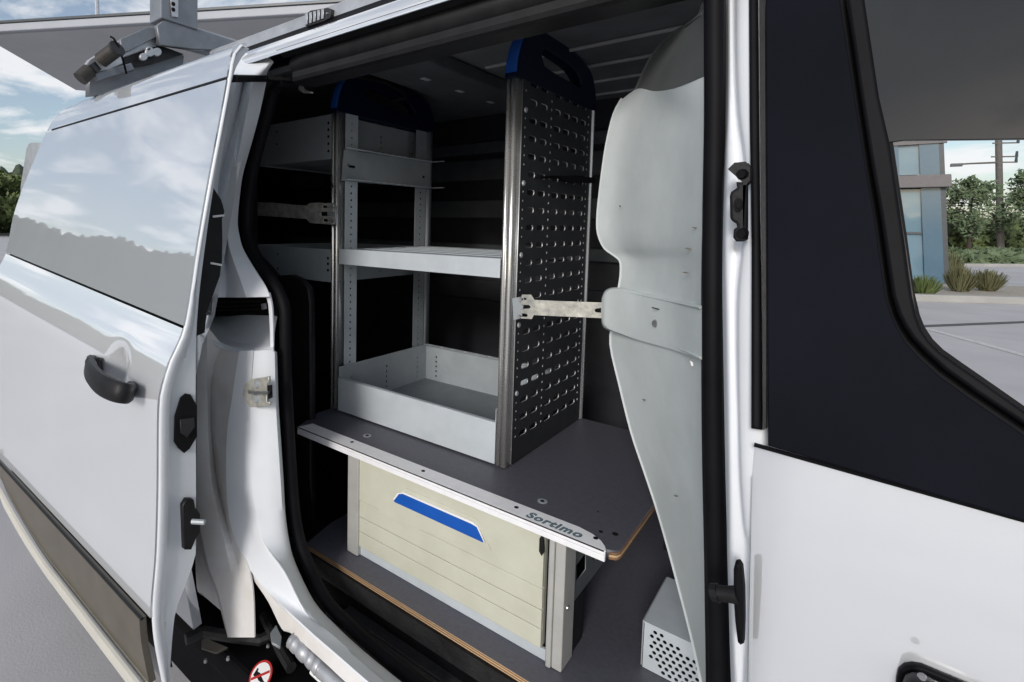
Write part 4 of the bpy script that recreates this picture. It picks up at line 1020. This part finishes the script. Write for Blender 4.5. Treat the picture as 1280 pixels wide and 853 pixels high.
# shelf support arm with flanges inside the left frame
br = plateX('channel_bracket', [(429.5, 187.5), (426.5, 226), (537.5, 236), (537.5, 203.5)], XL + .030, M['greyd'], sh, 0, .002)
for z in (.2045, .120):
    n = 26; ol = [(XL + .031, 1.02)]
    for k in range(n):
        y = 1.02 + k * .385 / n
        w_k = .018 if k < 7 else (.012 if k % 2 and k < 18 else .017)
        ol += [(XL + .031 + w_k, y), (XL + .031 + w_k, y + .385 / n)]
    ol.append((XL + .031, 1.405))
    plate('bracket_flange', ol, M['rim'] if False else M['grey'], sh, O=(0, 0, z), U=(1, 0, 0), V=(0, 1, 0), t0=-.001, t1=.001)
    obox('bracket_tail', Vector((XL + .03, 1.408, z)), Vector((XL + .085, 1.408, z)), .012, .002, M['grey'], sh, bev=0)
for px, py in ((435, 206.5), (527.5, 220)):
    p = PX(px, py, XL + .033); screw(sh, p, (1, 0, 0), .0048, .004)
    plate('keyhole', stad(p.y + .004, p.y + .028 if px < 500 else p.y + .014, p.z - .003, .007), M['dark'], sh, O=(XL + .0322, 0, 0), U=(0, 1, 0), V=(0, 0, 1), t0=0, t1=.0006)
# left bay trays
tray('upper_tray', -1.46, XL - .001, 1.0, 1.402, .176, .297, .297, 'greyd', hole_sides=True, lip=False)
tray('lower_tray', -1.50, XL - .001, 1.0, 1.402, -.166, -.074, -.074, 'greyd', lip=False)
for px, ys in ((410.5, (154, 162.5, 171, 180, 189)), (346, (165, 180.5)), (410, (323, 330, 338)), (347, (318, 336))):
    for y in ys:
        p = PY(px, y, .9995); plate('punched_hole', circ((p.x, p.z), .0042 if px > 400 else .0032, 8), M['dark'], sh, O=(0, .9995, 0), U=(1, 0, 0), V=(0, 0, 1), t0=0, t1=.0006)
# tie brackets
lb = plateY('tie_bracket', [(312, 252.5), (340, 253.5), (384, 257.5), (388, 254), (400, 253.5), (417, 255), (418, 258), (404, 257), (404, 260), (418, 261), (418, 265), (402, 265), (402, 270), (418, 271), (418, 274), (405, 274), (405, 277), (418, 279), (416, 281), (388, 279), (384, 274), (340, 271), (312, 269)], .985, M['zinc'], sh, 0, .003, bev=.0005)
plateY('bracket_clip', [(410, 254), (420, 254), (420.5, 281), (411, 281)], .990, M['rackl'], sh, 0, .004)
for py in (258, 278): screw(sh, PY(416, py, .985), (0, -1, 0), .004, .004)
rb = plateY('tie_bracket', [(652.5, 373), (653, 368.3), (664.5, 368.5), (668.5, 375), (700, 376.4), (757, 378.5), (757, 398), (700, 395.5), (668, 394), (665.5, 399), (652, 398.2), (652, 396), (659.5, 396), (660.5, 394), (659, 392.5), (652, 391.5), (652, 386.5), (663, 385.5), (664, 383.5), (662, 381.5), (652, 381), (651.5, 376), (658, 375), (659, 373.5), (657, 372)], .992, M['zinc'], sh, 0, .003, bev=.0005, holes=[[(745, 386), (752, 385), (752, 391), (745, 390.5), (743.5, 388.5)]])
plateY('bracket_clip', [(641.5, 373), (652, 371), (656, 373), (653, 398), (643, 400)], .996, M['greyd'], sh, 0, .004)
for px, py in ((650.5, 374.5), (649, 396.5)): screw(sh, PY(px, py, .990), (0, -1, .1), .0055, .005)
# black strap through the panel
tube('strap', [PX(674, 222.5, XP + .006), PX(690, 221.5, XP + .012), PX(702, 222, XP + .010), PX(722, 221.5, XP + .008), PX(742, 224, XP + .010)], .0035, M['rubber'], sh, 8)
plateX('strap_buckle', [(698, 220), (741, 222.5), (741, 229), (712, 229), (698, 225)], XP + .006, M['rubber'], sh, 0, .008)
tube('cable_loop', [PY(414.5, 219, .99), PY(413, 224, .985), PY(414, 229, .985), PY(417, 234, .99)], .0016, M['rubber'], sh, 6)

# ================================================================== WORK TABLE (board over the drawer cabinet)
tb = root('work_table', (-.67, 1.1, -.56), 'dark grey work board with an aluminium front edge below the shelving', 'table')
zt0 = -.5285
lp_ = [PZ(371, 533, zt0), PZ(397, 516, zt0)]
pe = PZ(766, 689, zt0)
outl = [(lp_[0].x + .004, .853), (lp_[1].x, lp_[1].y), (-1.11, 1.42), (-.262, 1.42), (-.262, .875), (-.266, .866), (-.275, .8615), (-.285, .860), (-.30, .853)]
plate('board', outl, M['board'], tb, O=(0, 0, zt0), U=(1, 0, 0), V=(0, 1, 0), t0=-.014, t1=0)
for k in range(3):
    plate('ply_layer', [(-.2625, 1.41), (-.2605, 1.41), (-.2605, .874), (-.2645, .8645), (-.275, .8595), (-.2755, .861), (-.2660, .866), (-.2625, .875)], M['plyl' if k == 1 else 'plyd'], tb, O=(0, 0, zt0 - .0035 - .0042 * k), U=(1, 0, 0), V=(0, 1, 0), t0=-.004, t1=0)
x0t, x1t = -1.066, -.2775
tr = plate('edge_trim', [(x0t, .850), (x1t, .850), (x1t, .852), (x1t - .005, .862), (x1t - .016, .874), (x1t - .034, .884), (x1t - .06, .8895), (x0t + .01, .8895)], M['alutrim'], tb, O=(0, 0, zt0), U=(1, 0, 0), V=(0, 1, 0), t0=0, t1=.0022, bev=0)
box('trim_face_top', (x0t, .8480, zt0 - .0050), (x1t, .8520, zt0 + .0016), M['alutrim'], tr, .0006)
box('trim_face_low', (x0t, .8466, zt0 - .0155), (x1t, .8520, zt0 - .0056), M['alutrim'], tr, .0008)
box('trim_groove', (x0t + .003, .8475, zt0 + .0006), (x1t - .002, .8495, zt0 + .0021), M['dark'], tr)
for px, py in ((440, 552.8), (529, 589), (645.5, 634.5), (744.5, 673)):
    p = PZ(px, py, zt0 + .0022); plate('trim_hole', circ((p.x, p.y), .0042, 12), M['dark'], tb, O=(0, 0, zt0 + .0022), U=(1, 0, 0), V=(0, 1, 0), t0=0, t1=.0006)
for px, py, r_ in ((459, 545, .0105), (678, 627, .0095), (751, 665, .0035), (769, 668, .005), (747.5, 640, .0015), (388, 531, .004)):
    p = PZ(px, py, zt0); plate('board_screw', circ((p.x, p.y), r_, 14), M['greyd' if r_ > .006 else 'dark'], tb, O=(0, 0, zt0), U=(1, 0, 0), V=(0, 1, 0), t0=0, t1=.0008)
    if r_ > .009: plate('screw_recess', circ((p.x, p.y), r_ * .45, 6), M['dark'], tb, O=(0, 0, zt0 + .0008), U=(1, 0, 0), V=(0, 1, 0), t0=0, t1=.0005)
# lettering on the trim
def text_mesh(txt, size, offset, shear):
    cu = bpy.data.curves.new('t', 'FONT'); cu.body = txt; cu.size = size; cu.extrude = .0002; cu.offset = offset; cu.shear = shear; cu.space_character = 1.16
    ob = bpy.data.objects.new('t', cu); me = bpy.data.meshes.new_from_object(ob); bpy.data.objects.remove(ob); bpy.data.curves.remove(cu); me.materials.clear()
    return me
tA = PZ(656.5, 647, zt0); tB = PZ(728, 671.5, zt0)
base = Vector((tA.x, .8575, zt0 + .0024))
Lw = (tB.x - tA.x)
for nm, of, mm, dz in (('lettering', .0011, 'ink', 0), ('lettering_fill', -.0003, 'ink2', .0004)):
    me = text_mesh('Sortimo', .030, of, .18)
    xs = [v.co.x for v in me.vertices]; k = Lw / (max(xs) - min(xs)); mnx = min(xs)
    if nm == 'lettering': K0, MN = k, mnx
    me.transform(Matrix.Translation(base + Vector((0, 0, dz))) @ Matrix.Diagonal((K0, .92, 1, 1)) @ Matrix.Translation((-MN, 0, 0)))
    finish(nm, me, M[mm], tb)

# ================================================================== DRAWER CABINET
dc = root('drawer_cabinet', (-.62, 1.0, -.785), 'cream drawer cabinet with a blue grip standing on the plywood floor', 'drawer cabinet')
ZF = -.785; zc1 = zt0 - .016
DY = .862
xa = PY(448, 690, DY).x; xb = PY(681, 690, DY).x
grv = sorted([PY(674, 733, DY).z, PY(674, 760, DY).z, PY(674, 784, DY).z])
zlow = PY(674, 808, DY).z; zhigh = PY(681, 664.5, DY).z
lev = [zlow] + grv + [zhigh]
df = box('drawer_front', (xa, DY + .002, zlow), (xb, DY + .014, zhigh), M['cream'], dc, .001)
for i in range(len(lev) - 1):
    box('drawer_panel', (xa, DY - .004 - .001 * (i == len(lev) - 2), lev[i] + (.0008 if i else 0)), (xb, DY + .0021, lev[i + 1] - .0004), M['cream'], df, .0012)
box('drawer_panel_lip', (xa, DY - .0045, grv[2] - .0062 if len(grv) > 2 else 0), (xb, DY - .0025, grv[2] - .0018), M['cream'], df, .0005)
plateY('grip_recess', [(470, 640), (492, 617), (508, 610), (598, 650), (614, 688), (560, 676)], DY - .0048, M['cream'], df, 0, .0012, bev=.0005)
plateY('grip_highlight', [(492, 624), (498, 615.6), (505.5, 614.9), (591.5, 651.9), (597.9, 657.2), (607.2, 677.6), (606, 677.5), (597, 658), (590, 654), (505, 617), (500, 617), (494, 625)], DY - .006, M['whitep'], df, 0, .004, bev=.0008)  # highlight along the grip's upper edge, painted as a white sliver
plateY('drawer_grip', [(492.5, 625), (498, 616.5), (505, 615.6), (591, 652.5), (597, 657.5), (606.5, 677), (604, 677.5), (494.5, 627.5)], DY - .006, M['blue'], df, 0, .003, bev=.0008)
box('kick_plate', (xa - .0, DY + .001, ZF + .001), (xb + .008, DY + .006, zlow - .001), M['grey'], dc)
# posts
lx0, lx1 = PY(434.2, 640, .852).x, PY(447.3, 640, .852).x
def cpost(x0, x1, nm, **k):
    t = box(nm, (x0, .852, ZF + .001), (x1, .905, zc1), M['post'], dc, .002, **k)
    return t
cpost(lx0, lx1, 'cabinet_post')
rx0, rx1, rx2 = PY(684.5, 740, .852).x, PY(691, 740, .852).x, PY(704, 740, .852).x
cpost(rx0, rx1, 'cabinet_post')
box('cabinet_post', (rx1, .8565, ZF + .001), (rx2, .905, zc1), M['post'], dc, .002)
box('post_flange', (rx0 - .006, .866, ZF + .001), (rx0 - .0005, .90, zc1), M['greyd'], dc)
plateY('drawer_stop', [(675.5, 672), (680, 666), (681, 690), (678, 694), (675, 688)], .858, M['black'], dc, 0, .004)
# side sheets
pb_ = PX(708, 768, rx2 - .001)
zside = PX(708, 770, rx2).z
hz = [uX([(709, 703), (712, 700), (712, 709), (709, 712)], rx2), uX([(709, 727), (712, 723.5), (712, 731), (709, 735)], rx2), uX([(723, 708), (735, 692), (735, 713), (723, 729)], rx2), uX([(744, 693), (750, 690), (750, 697), (744, 703)], rx2)]
plate('side_sheet', [(.906, zside), (1.40, zside), (1.40, zc1), (.906, zc1)], M['wall2'], dc, hz, (rx2 - .004, 0, 0), (0, 1, 0), (0, 0, 1), -.002, 0, rim=M['greyd'])
box('side_sheet', (lx0 + .004, .906, ZF + .05), (lx0 + .006, 1.40, zc1), M['wall2'], dc)
box('drawer_box', (xa + .01, DY + .016, zlow), (xb - .01, 1.38, zhigh - .02), M['void'], dc)
box('cabinet_foot', (rx1 + .003, .906, ZF + .001), (rx2 - .004, .96, zside - .003), M['black'], dc)
screw(dc, PX(709, 760, rx2), (1, 0, 0), .005, .005)
tube('rear_leg', [Vector((-.30, 1.38, ZF)), Vector((-.30, 1.38, zt0 - .0145))], .012, M['charcoal'], tb, 8)
tube('rear_leg', [Vector((-1.05, 1.38, ZF)), Vector((-1.05, 1.38, zt0 - .0145))], .012, M['charcoal'], tb, 8)

# ================================================================== PLYWOOD FLOOR BOARD
fl = root('floor_board', (-.5, 1.2, -.80), 'dark faced plywood floor board with a bare layered front edge', 'floor board')
fo = [PZ(383, 679.5, ZF), PZ(413, 654, ZF)]
fpoly = [(fo[0].x, .806), (fo[1].x, fo[1].y), (-1.0, 1.80), (.30, 1.80), (.30, .8055)]
plate('board_face', fpoly, M['board'], fl, O=(0, 0, ZF), U=(1, 0, 0), V=(0, 1, 0), t0=-.0015, t1=0)
for k in range(5):
    s_ = .0006 * (k % 2)
    plate('ply_layer', [(fpoly[0][0], .8062 + s_)] + fpoly[1:4] + [(.30, .8062 + s_)], M['plyl' if k % 2 == 0 else 'plyd'], fl, O=(0, 0, ZF - .0015 - .0024 * k), U=(1, 0, 0), V=(0, 1, 0), t0=-.0024, t1=0)

# ================================================================== PERFORATED BOX
pbx = root('perforated_box', (-.15, 1.04, ZF), 'grey perforated metal box on the floor by the white bulkhead', 'metal box')
X0, Y0, Y1, Z1 = -.244, .967, 1.125, -.70
hl = []
for r in range(9):
    zz = Z1 - .010 - r * .0095
    if zz < ZF + .006: break
    for c in range(40):
        xx = X0 + .020 + c * .0105 - (r % 2) * .005
        if xx < X0 + .012: continue
        if xx > .06 : break
        if xx > X0 + .030 + (r + .3) * .0245 : continue
        if r >= 6 and xx < X0 + .012 + (r - 5) * .010: continue
        hl.append(circ((xx, zz), .0034, 10))
plate('box_front', [(X0 + .002, ZF + .001), (.08, ZF + .001), (.08, Z1), (X0 + .002, Z1)], M['grey'], pbx, hl, (0, Y0, 0), (1, 0, 0), (0, 0, 1), -.0015, 0)
box('box_top', (X0, Y0 - .001, Z1 + .0002), (.08, Y1, Z1 + .002), M['grey'], pbx, .0006)
box('box_side', (X0 - .002, Y0 + .003, ZF + .001), (X0, Y1, Z1 + .001), M['greyd'], pbx)
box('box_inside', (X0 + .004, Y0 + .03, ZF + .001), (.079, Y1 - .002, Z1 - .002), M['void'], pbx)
# grey strip leaning by the bulkhead
plateY('trim_strip', [(826, 663), (829, 661), (840.5, 692), (838, 695)], 1.0, M['grey'], pbx, 0, .002) if False else None

# ================================================================== ROOF LADDER RACK
lr = root('ladder_rack', (-1.5, .9, .40), 'grey ladder rack with clamp knobs on the van roof', 'ladder rack')
XK = -1.55
def K(px, py, X=XK): return PX(px, py, X)
xk0 = PY(293, 64, .80)
# rail along the roof
xr_a = PY(337, 43, .775); xr_b = PY(373, 43, .775)
rows = []
pr = [PY(373, 39, .775), PY(373, 36.5, .775), PY(373, 24, .778), PY(373, 22.5, .785)]
gridmesh('roof_rail', [[Vector((x, p.y, p.z)) for p in pr] for x in (-1.35, -.6, .2, 1.0)], M['rackl'], lr, .004)
bxp = PY(397, 20, .765)
eb = plateY('rail_clamp', [(381, 18), (388, 13), (409, 9.5), (413, 11), (413, 22), (405, 27), (383, 34), (381, 31)], .765, M['charcoal'], lr, -.03, 0, bev=.002)
for k in range(5): plateY('clamp_rib', [(382.5 + 5 * k, 18 - 1.4 * k), (385.5 + 5 * k, 17 - 1.4 * k), (385.5 + 5 * k, 31 - 1.8 * k), (382.5 + 5 * k, 32 - 1.8 * k)], .765, M['rackl'], lr, 0, .003, bev=.0008)
screw(lr, PY(409, 17, .764), (0, -1, 0), .003, .003)
# crossbar, upright, arm
obox('crossbar', K(203, 40), K(330, 76), .05, .055, M['rack'], lr)
obox('crossbar_lip', K(212, 29), K(318, 62), .035, .012, M['rackl'], lr, bev=.002)
obox('upright', K(217.5, 34), K(217.5, -40), .07, .11, M['rack'], lr, up=Vector((0, 1, 0)))
plateX('upright_strap', [(211, -20), (222, -20), (222, 22), (214, 21)], XK + .037, M['rackl'], lr, 0, .004)
for py in (5, 12): screw(lr, K(217, py, XK + .043), (1, 0, 0), .006, .004, 'dark', 'bolt')
arm = plateX('arm', [(100, 98), (104, 84), (112, 74), (150, 50), (182, 36), (194, 37), (196, 48), (196, 58), (155, 72), (154, 80), (128, 92), (112, 101)], XK + .0, M['rackl'], lr, -.02, .0, bev=.003)
plateX('arm_cheek', [(148, 50), (183, 35), (194, 37), (194.5, 47), (158, 66), (150, 66)], XK + .004, M['rack'], lr, 0, .012, bev=.002)
plateX('corner_bracket', [(196, 32), (209, 22), (222, 28), (300, 53), (300, 64), (240, 62), (200, 56)], XK + .03, M['rack'], lr, -.02, 0, bev=.003)
plateX('gusset', [(152, 66), (170, 60), (195, 55), (230, 68), (190, 80), (152, 86)], XK - .01, M['charcoal'], lr, -.02, 0)
for cx_, cy_, r_ in ((186, 66, 6), (195, 66, 5.5), (178, 72, 5), (184, 62, 3)):
    plateX('pivot_disc', circ((cx_, cy_), r_, 14), XK + .012, M['rackl'], lr, 0, .01, bev=.002)
tube('knob', [K(126, 76, XK + .02), K(146, 61, XK + .06)], .019, M['grip'], lr, 14)
tube('knob_cap', [K(145, 62, XK + .058), K(147, 60, XK + .064)], .021, M['charcoal'], lr, 14)
tube('knob', [K(100, 99, XK + .01), K(112, 88, XK + .01)], .018, M['grip'], lr, 14)
tube('clamp_disc', [K(114, 80, XK + .012), K(122, 90, XK + .012)], .012, M['charcoal'], lr, 12)
tube('cable', [K(138, 46, XK + .05), K(142, 48, XK + .055), K(148, 58, XK + .06), K(154, 76, XK + .05), K(158, 92, XK + .02)], .0028, M['rubber'], lr, 6)
obox('lower_rod', K(118, 97, XK), K(165, 84, XK), .02, .02, M['rack'], lr)
plateX('mount_plate', [(112, 92), (160, 76), (215, 62), (230, 70), (225, 110), (112, 120)], XK - .04, M['rack'], lr, -.03, 0)
